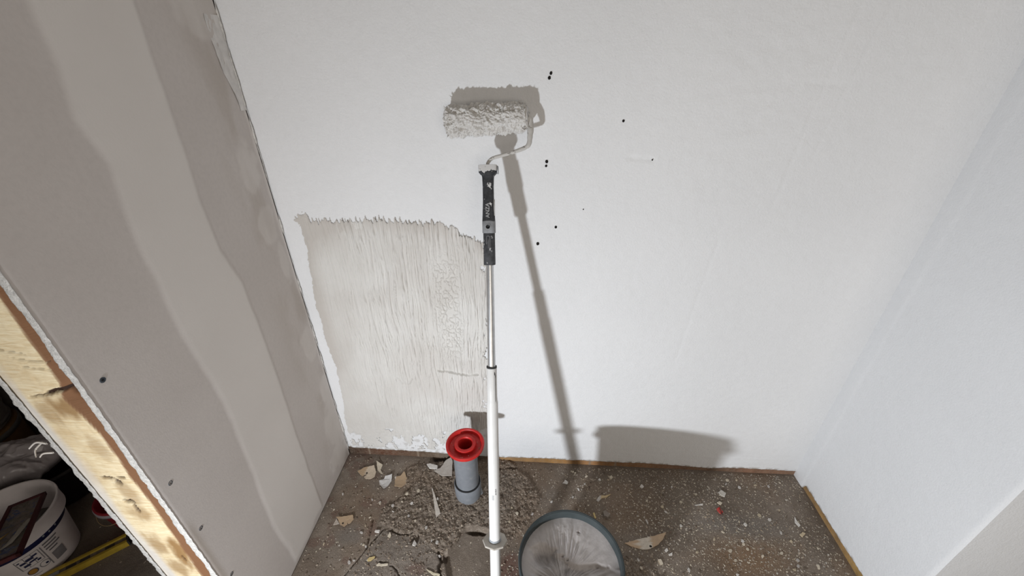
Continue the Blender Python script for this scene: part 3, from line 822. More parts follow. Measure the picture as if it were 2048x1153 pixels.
path = smooth_path([POLE_T - a_ * .0, (.5605, -.0835, 1.092), (.5625, -.082, 1.099), (.571, -.081, 1.1065), (.590, -.079, 1.112), (.618, -.075, 1.1195), (.640, -.070, 1.127), (.6485, -.066, 1.134), (.6505, -.058, 1.149), (.6510, -.046, 1.168), (.6490, -.039, 1.180), (.643, -.037, 1.1835), (.630, -.037, 1.183)], 6)
rr_ = np.interp(np.linspace(0, 1, len(path)), [0, .35, .5, .62, .7, .85, 1], [.0036, .0036, .0042, .0056, .0068, .0062, .004]) * (1 + .25 * (fbm(np.linspace(0, 40, len(path)), .5, 921, 2) - .5))
mk('wire_frame', tube(path, rr_, 12), M_ROD, roller)

M_GRIP = m_splat('black_grip_plastic', (.030, .031, .034), (.62, .61, .60), .66, .55, 75, 'splash')
secs = [(-.0150, .0190, .0118), (-.0145, .0202, .0130), (-.008, .0203, .0132), (.0015, .0192, .0132), (.0045, .0165, .0128), (.0075, .0132, .0122), (.011, .0124, .0118), (.03, .0116, .0114), (.06, .0118, .0116), (.085, .0128, .0124), (.1045, .0138, .0134)]
ss = np.concatenate([np.linspace(a[0], b[0], 5, endpoint=False) for a, b in zip(secs[:-1], secs[1:])] + [[secs[-1][0]]])
sx_ = np.array(secs)
dense = [(s_, np.interp(s_, sx_[:, 0], sx_[:, 1]), np.interp(s_, sx_[:, 0], sx_[:, 2])) for s_ in ss]
Vg, Fg_ = loft(dense, FRP, 32, 5.0)
splash = np.repeat([.30 * sstep(.004, -.006, d[0]) + .03 for d in dense], 32)
grip = mk('handle_grip', (Vg, Fg_), M_GRIP, roller, attr={'splash': splash}, sharp=50, label='black plastic handle spattered with plaster')
mk('head_side_plate', loft([(-.012, .0016, .009), (.003, .0016, .009)], (O_ + e1r * .0212, a_, e1_, e2_), 12, 4), simple('worn_metal', (.40, .41, .42), .45, .2, 120, metal=.6), grip)
mk('pale_strip', loft([(.058, .0014, .0045), (.093, .0014, .0045)], (O_ + e1r * .0128 + e2_ * .004, a_, e1_, e2_), 12, 4), simple('pale_strip_plastic', (.60, .60, .59), .6), grip)
# raised lettering, read from below
tm, tfc = text_mesh('ANZA', .0115)
def wrap(u, v, r, s0):                                       # u along reading direction (up the pole), v glyph height
    th_ = v / r
    return O_ + a_ * (s0 - u) + (e1r * math.sin(th_) + e2_ * math.cos(th_)) * r
# on the grip the glyph tops point to the left
LV = [O_ + a_ * (.0815 - p[0]) + e1r * (-p[1] - .0008) + e2_ * (np.interp(.0815 - p[0], sx_[:, 0], sx_[:, 2]) + .0004) for p in tm]
mk('lettering', (np.array(LV), tfc), simple('grey_lettering', (.42, .42, .42), .6), grip, smooth=False, label='grey raised letters ANZA')
M_COLLAR = simple('grey_collar_plastic', (.26, .265, .275), .5, .2, 90)
collar = mk('handle_collar', loft([(.1035, .0138, .0134), (.1045, .0143, .0140), (.1295, .0143, .0140), (.1305, .0138, .0134)], FRP, 32, 3.4), M_COLLAR, roller, sharp=40)
mk('lock_button', cap(*lathe([(.0043, -.001), (.0043, .0012), (.0034, .0016), (.0030, .0006)], frame(O_ + a_ * .1165 + e2_ * .0140 - e1r * .0008, e2_, a_), 20), n=20), simple('black_button', (.008, .008, .009), .4), collar)
mk('button_ring', lathe([(.0046, 0), (.0062, 0), (.0060, .0009), (.0048, .0009)], frame(O_ + a_ * .1165 + e2_ * .0139 - e1r * .0008, e2_, a_), 24, closed=True), simple('light_grey_plastic', (.36, .37, .38), .5), collar)
M_SOCK = m_splat('scuffed_socket_plastic', (.045, .046, .05), (.42, .42, .42), .63, .5, 90)
socket_ = mk('pole_socket', loft([(.130, .0122, .0122), (.1315, .0128, .0128), (.199, .0130, .0130), (.2007, .0126, .0126)], FRP, 32, 3.0), M_SOCK, roller, sharp=40)
lp = []
for u, v in [(-.0035, .155), (-.0035, .141), (-.0028, .1375), (0, .1362), (.0028, .1375), (.0038, .141), (.0038, .160), (.0022, .1625), (.0008, .160), (.0008, .143)]:
    lp.append(O_ + a_ * v + e1r * (u - .001) + e2_ * .0127)
mk('clip_loop', tube(smooth_path(lp, 4), .0009, 8), simple('socket_grey', (.16, .16, .165), .45), socket_)
M_ALU = simple('aluminium_tube', (.62, .625, .63), .32, .08, 60, metal=.85)
mk('inner_tube', lathe([(.0088, .196), (.0091, .445)], FRP, 32), M_ALU, roller)
M_WTUBE = simple('white_enamel_tube', (.68, .67, .65), .28, .04, 25, spec=.5)
outer = mk('outer_tube', lathe([(.0092, .4385), (.0112, .4385), (.0118, .4400), (.0119, .512), (.0124, .519), (.0133, .526), (.0134, .886)], FRP, 36), M_WTUBE, roller, sharp=40)
mk('tube_mouth', lathe([(.0094, .437), (.0121, .437), (.0121, .4405), (.0094, .4405)], FRP, 32, closed=True), simple('dark_rubber', (.05, .05, .05), .6), roller)
mk('seam_slot', loft([(.452, .0005, .0006), (.575, .0004, .0006)], (O_ + e1r * .0086 + e2_ * .0086, a_, e1_, e2_), 8, 3), simple('seam_dark', (.06, .06, .06), .8), outer)
for k, (sa, sb, u) in enumerate([(.448, .456, .0072), (.455, .462, .0086)]):
    mk('scratch', loft([(sa, .0006, .0006), ((sa + sb) / 2, .0012, .0008), (sb, .0005, .0006)], (O_ + e1r * u + e2_ * (math.sqrt(max(.0118 ** 2 - u ** 2, 0)) - .0002), a_, e1_, e2_), 8, 2.5), simple('scratch_black', (.02, .02, .02), .7), outer)
M_PRINT = simple('black_print', (.03, .03, .03), .6); M_PRINTG = simple('grey_print', (.42, .42, .42), .6)
tm, tfc = text_mesh('ANZA', .0040)
mk('tube_lettering', (np.array([wrap(p[0] * 1.5, -p[1] + .0058, .01362, .7480) for p in tm]), tfc), M_PRINT, outer, smooth=False)
bars = []
for k in range(7):
    s0 = .757 + k * .0018; w0 = .0009 if k % 3 else .0012
    vs_ = np.linspace(-.0045, .0010, 6)
    bars.append(([wrap(-(s0 - .748), v, .01362, .748) for v in vs_] + [wrap(-(s0 + w0 - .748), v, .01362, .748) for v in vs_], [(i, i + 1, i + 7, i + 6) for i in range(5)]))
mk('barcode_print', join(*bars), M_PRINTG, outer, smooth=False)
M_RING = NT('milky_plastic'); M_RING.color(M_RING.ramp(M_RING.noise(50, 4), [(.3, (.50, .46, .40)), (.7, (.60, .56, .50))])); M_RING.rough(.35); M_RING.set(**{'Transmission Weight': .25})
mk('hand_stop', lathe([(.0130, .8862), (.0300, .8862), (.0312, .8876), (.0312, .8896), (.0300, .8910), (.0130, .8910)], FRP, 8, closed=True), M_RING.m, roller, smooth=False)
mk('stop_collar', lathe([(.0134, .8805), (.0150, .8812), (.0152, .8865)], FRP, 32), simple('grey_ring_plastic', (.34, .36, .38), .4), roller)
mk('lower_tube', lathe([(.0131, .889), (.0131, 1.135)], FRP, 36), M_WTUBE, roller)
mk('foot_plug', cap(*lathe([(.0128, 1.132), (.0140, 1.134), (.0140, 1.1575), (.0110, 1.160)], FRP, 28), first=False, n=28), simple('grey_foot_rubber', (.12, .12, .12), .7), roller)

# ================================================================== waste pipe with red plug
PX, PY = .4695, -.1385
M_PVC = NT('dusty_grey_pvc')
c = M_PVC.ramp(M_PVC.noise(40, 5, .6), [(.35, (.185, .197, .215)), (.6, (.215, .226, .243)), (.85, (.33, .325, .31))])
M_PVC.color(c); M_PVC.rough(.5); M_PVC = M_PVC.m
pipe = thing('waste_pipe', (PX, PY, 0), 'grey plastic waste pipe standing up out of the floor by the back wall', 'pipe')
fp = frame((PX, PY, 0), (0, 0, 1))
mk('pipe_tube', lathe([(.0375, .03), (.0375, .250), (.0345, .250), (.0345, .12)], fp, 48), M_PVC, pipe, sharp=40)
mk('socket', lathe([(.036, -.03), (.0405, -.01), (.0415, .012), (.0432, .022), (.0440, .040), (.0440, .074), (.0425, .0755), (.0400, .0755), (.0395, .06)], fp, 48), M_PVC, pipe, sharp=50)
mk('seal_ring', lathe([(.0372, .0745), (.0424, .0745), (.0428, .0765), (.0415, .0785), (.0385, .0785)], fp, 48, closed=True), simple('black_seal_rubber', (.018, .018, .018), .6), pipe)
fe = frame((PX + .040, PY + .012, -.012), (.62, .25, .35))
mk('branch_stub', cap(*lathe([(.026, -.03), (.028, -.005), (.028, .012), (.024, .016)], fe, 28), n=28), M_PVC, pipe, sharp=50)

M_RED = NT('red_plastic')
c = M_RED.ramp(M_RED.noise(60, 5, .6), [(.3, (.46, .018, .018)), (.65, (.56, .028, .025)), (.9, (.55, .12, .09))])
M_RED.color(c); M_RED.rough(.42); M_RED = M_RED.m
capo = thing('pipe_plug', (PX + .003, PY - .001, .25), 'red plastic plug with a wide dished flange in the top of the grey pipe', 'pipe plug')
fc = frame((PX + .003, PY - .001, .25), (0, 0, 1))
mk('flange', lathe([(.0338, -.03), (.0338, -.0005), (.0530, .0000), (.0575, .0015), (.0592, .0060), (.0592, .0125), (.0575, .0142), (.0530, .0138), (.0500, .0100), (.0478, .0020), (.0345, .0005), (.0335, .0015)], fc, 64), M_RED, capo, sharp=35)
mk('inner_collar', lathe([(.0338, -.002), (.0330, .0115), (.0322, .0135), (.0300, .0140), (.0235, .0140), (.0222, .0125), (.0212, .0), (.0205, -.045), (.004, -.046)], fc, 56), M_RED, capo, sharp=40, label='inner ring around the central hole')
tv = []
sp = []
for k in range(26):
    a = random.random() * 6.28; r0 = random.choice([random.uniform(.036, .047), random.uniform(0, .017)]); zz0 = .2520 if r0 > .03 else .2045
    sp.append((PX + .003 + r0 * math.cos(a), PY - .001 + r0 * math.sin(a), zz0, random.uniform(.0008, .0022)))
def crumbs(items, cols, flat=.5, seed=1):
    """irregular little chips: items (x,y,z,size); returns mesh data and per-vertex colours"""
    rg = np.random.default_rng(seed)
    V, F, C = [], [], []
    for (x, y, z, s_), c in zip(items, cols):
        k = 4 + int(rg.integers(0, 2)); a0 = rg.random() * 6.28; el = .28 + .6 * rg.random(); rot = rg.random() * 3.14
        i = len(V); cr, sr = math.cos(rot), math.sin(rot); tx, ty = (rg.random() - .5) * .5, (rg.random() - .5) * .5
        for j in range(k):
            a = a0 + 6.283 * j / k; r = s_ * (.7 + .6 * rg.random())
            u, v = r * math.cos(a), r * math.sin(a) * el
            px, py = u * cr - v * sr, u * sr + v * cr
            V.append((x + px, y + py, z + .0002 + abs(tx * px + ty * py)))
        V.append((x, y, z + s_ * flat * (.4 + .6 * rg.random())))
        F += [(i + j, i + (j + 1) % k, i + k) for j in range(k)]
        C += [c] * (k + 1)
    return (np.array(V), F), np.array(C)

M_CRUMB = m_vcol('plaster_crumb', 'tint', .85)
vf, cc = crumbs(sp, [(.30, .20, .14) if random.random() < .7 else (.6, .5, .45) for _ in sp], .6, 3)
mk('dirt_specks', vf, M_CRUMB, capo, kind='stuff', smooth=False, attr={'tint': cc})

# ================================================================== mixing bucket with plaster
BX, BY, BR, BH = .7745, -.4585, .1245, .265
M_BUCK = NT('dark_green_grey_plastic')
c = M_BUCK.ramp(M_BUCK.noise(30, 5, .6), [(.3, (.034, .043, .045)), (.65, (.048, .058, .060)), (.9, (.10, .105, .105))])
M_BUCK.color(c); M_BUCK.rough(.45); M_BUCK = M_BUCK.m
bucket = thing('mixing_bucket', (BX, BY, 0), 'dark green-grey plastic bucket standing beside the roller pole', 'bucket')
fb = frame((BX, BY, 0.001), (0, 0, 1))
mk('bucket_body', cap(*lathe([(.104, 0), (.107, .003), (.1185, .238), (.1188, .240), (.1222, .241), (.1222, .262), (.1235, .2645), (.1225, .2655), (.1180, .2645), (.1160, .235), (.1030, .006), (.0, .005)], fb, 72), last=False, n=72), M_BUCK, bucket, sharp=40)
mk('rim', lathe([(.1212, .2575), (.1240, .2580), (.1248, .2615), (.1242, .2645), (.1225, .2660), (.1196, .2655), (.1185, .2625)], fb, 72), M_BUCK, bucket)
mk('rim_groove', lathe([(.1224, .2450), (.1238, .2455), (.1238, .2480), (.1224, .2485)], fb, 72), M_BUCK, bucket)
# wire bail folded down, with its pivot ears
M_WIRE = simple('galvanised_wire', (.55, .56, .56), .35, .15, 80, metal=.7)
pa = []
for k in range(25):
    t = math.pi * k / 24
    pa.append((BX - .1275 * math.cos(t + 2.45), BY + .1275 * math.sin(t + 2.45) * -1, .238 - .045 * math.sin(t)))
mk('bail_handle', tube(pa, .0017, 8), M_WIRE, bucket)
for p in (pa[0], pa[-1]):
    d = np.array([p[0] - BX, p[1] - BY, 0.]); d /= np.linalg.norm(d)
    mk('handle_ear', cap(*lathe([(.011, -.006), (.011, .002), (.008, .004), (.004, .005)], frame(np.array(p) - d * .002, d, (0, 0, 1)), 20), n=20), M_BUCK, bucket)
# plaster mix
M_MIX = NT('wet_grey_plaster')
c = M_MIX.ramp(M_MIX.noise(20, 5, .6, dist=1.5), [(.3, (.47, .435, .42)), (.7, (.55, .515, .50))])
M_MIX.color(c); M_MIX.rough(.5); M_MIX.bump(M_MIX.noise(90, 3, dist=1.0), .001, .4); M_MIX = M_MIX.m
nr, nt = 150, 260
rr0 = np.linspace(0, 1, nr) ** .8; tt = np.linspace(0, 2 * math.pi, nt, endpoint=False)
TT, RR = np.meshgrid(tt, rr0)
edge = .1172 - .0006 * np.sin(TT * 3)
X = BX + RR * edge * np.cos(TT); Yg = BY + RR * edge * np.sin(TT)
hz = .241 + .0025 * (fbm(X * 18, Yg * 18, 1001, 3) - .5) + .006 * (RR ** 6) * (fbm(TT * 2.5, 1.5, 1002, 2) - .3)
# torn ridge where the roller was dipped
step = np.interp(X, [.66, .700, .716, .745, .785, .84, .90], [-.43, -.414, -.412, -.434, -.458, -.452, -.47]) + .006 * (fbm(X * 70, 1.1, 1003, 2) - .5)
dy = Yg - step
inside = sstep(.665, .70, X) * sstep(.90, .84, X)
hz += inside * (-.011 * sstep(.006, -.008, dy) * np.exp(-(np.clip(-dy, 0, 1) / .05) ** 2))
hz -= .022 * sstep(1.1, .2, np.hypot((X - .712) / .030, (Yg + .440) / .028))
# pulled streaks fanning away from the ridge
ang = np.arctan2(Yg + .50, X - .755)
fan = fbm(ang * 14, RR * 2.0, 1004, 3); rf = 1 - np.abs(2 * fan - 1)
reg = np.exp(-((X - .755) / .065) ** 2 - ((Yg + .415) / .050) ** 2) + .9 * sstep(0, -.01, dy) * inside
hz -= inside * .0045 * np.exp(-(np.abs(dy + .002) / .0022) ** 2) * sstep(.42, .6, fbm(X * 45, Yg * 45, 1006, 2))
hz += reg * (.0075 * (rf - .6) + .004 * (fbm(ang * 45, RR * 3, 1005, 2) - .5))
for kx, ky, L, dp in [(.800, -.378, .0022, .008), (.757, -.436, .0035, .008), (.768, -.444, .003, .008), (.838, -.452, .004, .006), (.738, -.425, .006, .009), (.865, -.455, .003, .005)]:
    hz -= dp * np.exp(-(np.hypot(X - kx, (Yg - ky) * 1.3) / L) ** 2)
hz = np.minimum(hz, .2600)
mk('plaster_mix', (np.stack([X, Yg, hz], -1).reshape(-1, 3), list(map(tuple, gridf(nt, nr, True)))), M_MIX, origin=(BX, BY, .2),
   label='wet grey plaster with torn peaks filling the dark bucket', category='plaster')

# ================================================================== plaster and paint flakes on the floor
def flake(key, name, label, cat, c_top, c_alt=None, alt=None, thick=.0022, lift=.0, curl=0.0, group=None, tilt=(0, 0), holes=()):
    """thin chip cut to its own outline; c_alt colours the vertices for which alt(x, y) holds"""
    P = np.array(POLY[key]); c = P.mean(0)
    # refine the outline and make it slightly ragged
    pts = []
    for i in range(len(P)):
        a, b = P[i], P[(i + 1) % len(P)]; L = np.linalg.norm(b - a); k = max(2, int(L / .005))
        for j in range(k):
            q = a + (b - a) * j / k
            nn = np.array([b[1] - a[1], a[0] - b[0]]) / (L + 1e-9)
            pts.append(q + nn * (random.random() - .5) * .0014 * (1 if j else .3))
    rings = [1.0, .8, .55, .3]
    V = []; n = len(pts)
    z0 = float(np.max(floor_h(P[:, 0] * .7 + c[0] * .3, P[:, 1] * .7 + c[1] * .3)))
    base = max(z0, float(floor_h(c[0], c[1]))) + lift
    rad = max(np.linalg.norm(np.array(pts) - c, axis=1))
    def zt(q):
        d = q - c
        return base + curl * (np.linalg.norm(d) / rad) ** 2 + d @ np.array(tilt) + .0008 * (vn(q[0] * 130, q[1] * 130, 5) - .5)
    for r in rings:
        for q in pts:
            w_ = c + (q - c) * r; V.append((*w_, zt(w_) + thick))
    V.append((*c, zt(c) + thick))
    for r in rings[:1]:
        for q in pts: V.append((*q, zt(q)))
    F = []
    m_ = len(rings)
    for i in range(m_ - 1):
        for k in range(n):
            l = (k + 1) % n; F.append((i * n + k, i * n + l, (i + 1) * n + l, (i + 1) * n + k))
    ci = m_ * n
    for k in range(n): F.append(((m_ - 1) * n + k, (m_ - 1) * n + (k + 1) % n, ci))
    for k in range(n):
        l = (k + 1) % n; F.append((ci + 1 + k, ci + 1 + l, l, k))
    F.append(tuple(range(ci + n, ci, -1)))
    V = np.array(V)
    area = sum(P[i][0] * P[(i + 1) % len(P)][1] - P[(i + 1) % len(P)][0] * P[i][1] for i in range(len(P)))
    if area < 0: F = [f[::-1] for f in F]
    col = np.array([c_alt if (c_alt is not None and alt(v[0], v[1])) else c_top for v in V])
    o = mk(name, (V, F), M_CRUMB2, origin=(c[0], c[1], base), smooth=False, attr={'tint': col}, label=label, category=cat)
    if group: o['group'] = group
    for hx, hy, hr in holes:
        k = 12
        mk('nail_hole', ([(hx + hr * math.cos(6.283 * j / k), hy + .8 * hr * math.sin(6.283 * j / k), zt(np.array([hx, hy])) + thick + .0004) for j in range(k)], [tuple(range(k))]), M_HOLE, o, smooth=False)  # hole drawn as a dark disc on top, its shade is colour
    return o
M_CRUMB2 = m_vcol('flake', 'tint', .8, .0006, 150)
TAN, WHT, CRM, GRY, YEL = (.42, .30, .19), (.68, .65, .61), (.60, .53, .42), (.52, .49, .46), (.58, .45, .20)
flake('F1', 'plaster_flake', 'brown-backed plaster flake with a notch and white half, nearest the left back corner', 'flake', TAN, (.58, .48, .37), lambda x, y: x > .088, curl=.004, holes=[(.094, -.078, .0035)])
flake('F2', 'paint_flake', 'pale crescent-shaped paint flake beside the notched brown flake', 'flake', CRM, curl=.007, thick=.0012)
flake('F3', 'paint_flake', 'white pointed sheet of curled paint near the back wall', 'flake', (.62, .61, .60), curl=.008, thick=.0014)
flake('F4', 'plaster_flake', 'square tan plaster flake with a white left edge', 'flake', TAN, WHT, lambda x, y: x < .203, curl=.004)
flake('F5', 'plaster_chip', 'small white rounded plaster chip left of the grey pipe', 'flake', WHT, thick=.006)
flake('F6', 'paint_flake', 'large pale grey paint flake leaning against the grey pipe', 'flake', (.50, .46, .42), CRM, lambda x, y: x > .42, curl=.004, lift=.004, tilt=(.15, .0))
flake('F7', 'plaster_shard', 'long narrow white plaster shard lying in the rubble', 'flake', (.60, .55, .49), thick=.003, lift=.003)
flake('F8', 'plaster_flake', 'tan plaster flake with a dark notch near the left wall', 'flake', TAN, curl=.003, lift=.002, holes=[(.084, -.259, .003)])
flake('F8b', 'paper_flap', 'small grey paper scrap against the notched tan flake', 'flake', (.48, .42, .37), thick=.001, lift=.001, tilt=(.2, 0))
flake('F9', 'plaster_chip', 'white chip lying in the floor crack', 'flake', WHT, thick=.005)
flake('F10', 'plaster_chip', 'upright white chip right of the floor crack', 'flake', CRM, thick=.004)
flake('F11', 'wood_chip', 'forked yellow chip on the grey screed', 'chip', YEL, thick=.002)
flake('F12', 'plaster_shard', 'cream plaster strip below the forked yellow chip', 'flake', CRM, thick=.003)
flake('F13', 'stone_chip', 'grey-white pointed stone chip at the rubble edge', 'flake', GRY, thick=.007)
flake('F14', 'plaster_shard', 'pointed cream shard at the bottom edge below the rubble', 'flake', (.62, .55, .40), thick=.003)
flake('F15', 'plaster_flake', 'large half-moon tan plaster flake right of the dark bucket', 'flake', (.50, .36, .24), (.62, .56, .48), lambda x, y: 1.01 + .008 * math.sin(y * 400) < x < 1.052, thick=.003, holes=[(1.047, -.274, .004)])
flake('F16', 'plaster_chip', 'rounded pale chip above the red scrap', 'flake', (.55, .52, .47), thick=.004)
flake('F17', 'plaster_chip', 'small cream chip touching the red scrap', 'flake', CRM, thick=.004)
flake('F18', 'plastic_scrap', 'small bright red plastic scrap on the floor', 'scrap', (.50, .02, .02), (.12, .01, .01), lambda x, y: abs(x - 1.303) < .003, thick=.004, curl=.003)
flake('F19', 'plaster_shard', 'thin white sliver left of the red scrap', 'flake', WHT, thick=.002)
flake('F20', 'plaster_shard', 'white sickle-shaped sliver near the right wall', 'flake', WHT, thick=.003)
flake('F21', 'plaster_chip', 'beige chip below the white sickle-shaped sliver', 'flake', (.55, .45, .30), thick=.004)
flake('F22', 'wood_shaving', 'pale twisted wood shaving above the dark bucket', 'shaving', (.55, .42, .24), GRY, lambda x, y: x < .917, thick=.003)
flake('F23', 'plaster_chip', 'white diamond-shaped chip between pole shadow and bucket', 'flake', WHT, thick=.005)
flake('F24', 'stone_chip', 'dull grey stone by the rim of the dark bucket', 'stone', (.22, .19, .165), thick=.012)
flake('F25', 'wood_chip', 'yellow wood chip beside the dull grey stone', 'chip', YEL, thick=.003)
GL = 'small pale plaster chip scattered on the floor right of the bucket'
for k in ('F26', 'F27', 'F28', 'F29', 'F30', 'F31', 'F32', 'F33', 'F34'):
    flake(k, 'plaster_chip', GL, 'flake', random.choice([WHT, CRM, GRY]), thick=.004, group='small chips right of the bucket')
# further chips of one to two centimetres
def chip_set(n, box_, label, group, seed):
    rg = np.random.default_rng(seed); k = 0
    while k < n:
        x = rg.uniform(box_[0], box_[1]); y = rg.uniform(box_[2], box_[3])
        if math.hypot(x - BX, y - BY) < .13 or math.hypot(x - PX, y - PY) < .075: continue
        if any(math.hypot(x - p[0], y - p[1]) < .035 for pl_ in POLY.values() for p in pl_): continue
        s_ = rg.uniform(.0035, .0065); a0 = rg.random() * 6; q = int(rg.integers(5, 8)); el = rg.uniform(.4, 1); ro = rg.random() * 3
        pts = []
        for j in range(q):
            a = a0 + 6.283 * j / q; u, v = s_ * math.cos(a) * rg.uniform(.7, 1.2), s_ * el * math.sin(a)
            pts.append((x + u * math.cos(ro) - v * math.sin(ro), y + u * math.sin(ro) + v * math.cos(ro)))
        POLY['tmp'] = pts
        cc_ = np.array([WHT, CRM, CRM, GRY, (.50, .42, .30)][int(rg.integers(0, 5))]) * rg.uniform(.8, 1.05)
        flake('tmp', 'plaster_chip', label, 'flake', tuple(cc_), thick=rg.uniform(.002, .004), group=group)
        del POLY['tmp']; k += 1
chip_set(45, (.95, 1.59, -.38, -.03), GL, 'small chips right of the bucket', 21)
chip_set(26, (.03, .42, -.39, -.03), 'small pale plaster chip scattered on the floor left of the pipe', 'small chips left of the pipe', 22)
chip_set(14, (.58, .93, -.30, -.03), 'small pale plaster chip scattered between pipe and bucket', 'small chips between pipe and bucket', 23)

# uncountable crumbs and rubble grains
def scatter(n, dens, smin, smax, cols, seed, flat):
    rg = np.random.default_rng(seed); it, cl = [], []
    while len(it) < n:
        x = rg.uniform(.004, W - .006, 4000); y = rg.uniform(-.58, -.004, 4000)
        ok = rg.random(4000) < dens(x, y)
        ok &= np.hypot(x - PX, y - PY) > .047
        ok &= np.hypot(x - BX, y - BY) > .112
        z = floor_h(x, y)
        for i in np.nonzero(ok)[0]:
            s_ = smin + (smax - smin) * rg.random() ** 2.6
            it.append((x[i], y[i], z[i], s_)); c_ = cols[int(rg.integers(0, len(cols)))]; v = rg.uniform(.7, 1.1); cl.append(tuple(q * v for q in c_))
    vf, cc = crumbs(it[:n], cl[:n], flat, seed)
    return vf, cc
def d_light(x, y):
    r = in_poly(x, y, POLY_ROUGH)
    return np.clip(np.interp(x, [0, .3, .7, .95, 1.2, 1.6], [.16, .16, .4, .7, 1.0, .9]) * (.3 + 1.2 * fbm(x * 9, y * 9, 1101, 3)) * (1 - .5 * r) * (1 - .6 * in_poly(x, y, POLY_SLAB)), 0, 1)
vf, cc = scatter(15000, d_light, .0007, .0036, [CRM, CRM, (.52, .45, .36), (.46, .37, .27), (.42, .36, .30), (.58, .54, .48)], 31, .5)
mk('plaster_crumbs', vf, M_CRUMB, kind='stuff', smooth=False, attr={'tint': cc}, label='fine pale plaster crumbs strewn over the brown floor', category='crumbs')
def d_rub(x, y):
    return np.clip(.10 + .9 * in_poly(x, y, POLY_ROUGH) + .8 * in_poly(x, y, POLY_ROUGH2) + .25 * in_poly(x, y, POLY_LOOSE) - .7 * in_poly(x, y, POLY_SLAB), 0.01, 1)
vf, cc = scatter(9000, d_rub, .0012, .0055, [(.16, .115, .085), (.22, .17, .125), (.28, .22, .17), (.11, .08, .06), (.34, .28, .22)], 32, .9)
mk('rubble_grains', vf, M_CRUMB, kind='stuff', smooth=False, attr={'tint': cc}, label='brown rubble grains around the pipe foot', category='rubble')

# ================================================================== side room behind the partition
WX, WY, WH = -.777, -.406, .200
M_WB = simple('white_bucket_plastic', (.82, .77, .77), .4, .08, 20)
M_NAVY = simple('navy_print', (.014, .018, .075), .45, .2, 40)
wb = thing('plastic_tub', (WX, WY, 0), 'white plastic bucket with a dark blue band in the side room', 'bucket')
fw_ = frame((WX, WY, .001), (0, 0, 1))
def wr(z): return .0895 + .0225 * z / .2
mk('tub_body', cap(*lathe([(.086, 0), (wr(.004), .003), (wr(.150), .150), (.1165, .152), (.1165, .190), (.1185, .1955), (.1175, .199), (.1135, .1985), (.1115, .19), (.1040, .150), (.0865, .006), (0, .005)], fw_, 64), last=False, n=64), M_WB, wb, sharp=40)
mk('blue_band', lathe([(wr(.126) + .0004, .126), (wr(.126) + .0007, .1262), (wr(.150) + .0007, .1495), (wr(.150) + .0004, .150)], fw_, 64), M_NAVY, wb)
def on_tub(t, z, off=.0012):
    r = wr(z) + off
    return np.array([WX + r * math.cos(t), WY + r * math.sin(t), z + .001])
def curved_rect(t0, t1, z0, z1, off=.0011, k=6):
    V = [on_tub(t0 + (t1 - t0) * i / k, z, off) for z in (z0, z1) for i in range(k + 1)]
    return V, [(i, i + 1, k + 2 + i, k + 1 + i) for i in range(k)]
M_GINK = simple('grey_ink', (.20, .19, .21), .6); M_DINK = simple('dark_blue_ink', (.03, .035, .09), .6); M_LINE = simple('thin_grey_ink', (.22, .22, .24), .6)
def D(a): return math.radians(a)
for t0, t1, z0, z1 in [(-12, 8, .112, .117), (-12, 5, .101, .106), (-12, 8, .090, .095), (-10, 2, .079, .084)]:
    mk('label_text_block', curved_rect(D(t0), D(t1), z0, z1), M_GINK, wb, smooth=False)
mk('label_grey_panel', curved_rect(D(-10), D(6), .032, .068), simple('label_grey', (.27, .26, .28), .6), wb, smooth=False)
mk('label_rule', curved_rect(D(-16), D(-15), .03, .115), M_LINE, wb, smooth=False)
fr_rects = [curved_rect(D(-44), D(-18), .1145, .1155), curved_rect(D(-44), D(-18), .0695, .0705), curved_rect(D(-18.6), D(-18), .07, .115), curved_rect(D(-44), D(-43.4), .07, .115), curved_rect(D(-27), D(-26.5), .07, .115), curved_rect(D(-35), D(-34.5), .07, .115)]
mk('label_frame', join(*fr_rects), M_LINE, wb, smooth=False)
blots = []
for t_, z_, w_, h_ in [(-24, .104, 6, .006), (-30, .100, 8, .009), (-38, .096, 6, .007), (-28, .088, 9, .006), (-36, .082, 7, .008), (-41, .106, 3, .004), (-23, .08, 4, .006)]:
    blots.append(curved_rect(D(t_ - w_ / 2), D(t_ + w_ / 2), z_ - h_ / 2, z_ + h_ / 2, .0013, 4))
mk('label_pattern', join(*blots), M_DINK, wb, smooth=False)
def ring_on_tub(tc, zc, r0, r1):
    V = []; n = 28
    for r in (r0, r1):
        for k in range(n):
            a = 2 * math.pi * k / n; V.append(on_tub(tc + r * math.cos(a) / .108, zc + r * math.sin(a), .0013))
    return V, [(k, (k + 1) % n, n + (k + 1) % n, n + k) for k in range(n)]
mk('label_circle', ring_on_tub(D(-22), .052, .0105, .0120), M_LINE, wb, smooth=False)
mk('label_circle_core', ring_on_tub(D(-20), .050, .0001, .0035), M_DINK, wb, smooth=False)
mk('label_circle', ring_on_tub(D(-37), .050, .0095, .0115), M_DINK, wb, smooth=False)
mk('label_circle_core', ring_on_tub(D(-37), .050, .0001, .0095), simple('orange_ink', (.45, .24, .05), .6), wb, smooth=False)
mk('label_rule', curved_rect(D(-48), D(-30), .031, .0325), M_LINE, wb, smooth=False)
for t_, z_ in [(12, .138), (2, .137), (-6, .139)]:
    mk('band_mark', curved_rect(D(t_), D(t_ + 2.5), z_ - .003, z_ + .003, .0012, 3), simple('pale_ink', (.30, .33, .36), .6), wb, smooth=False)
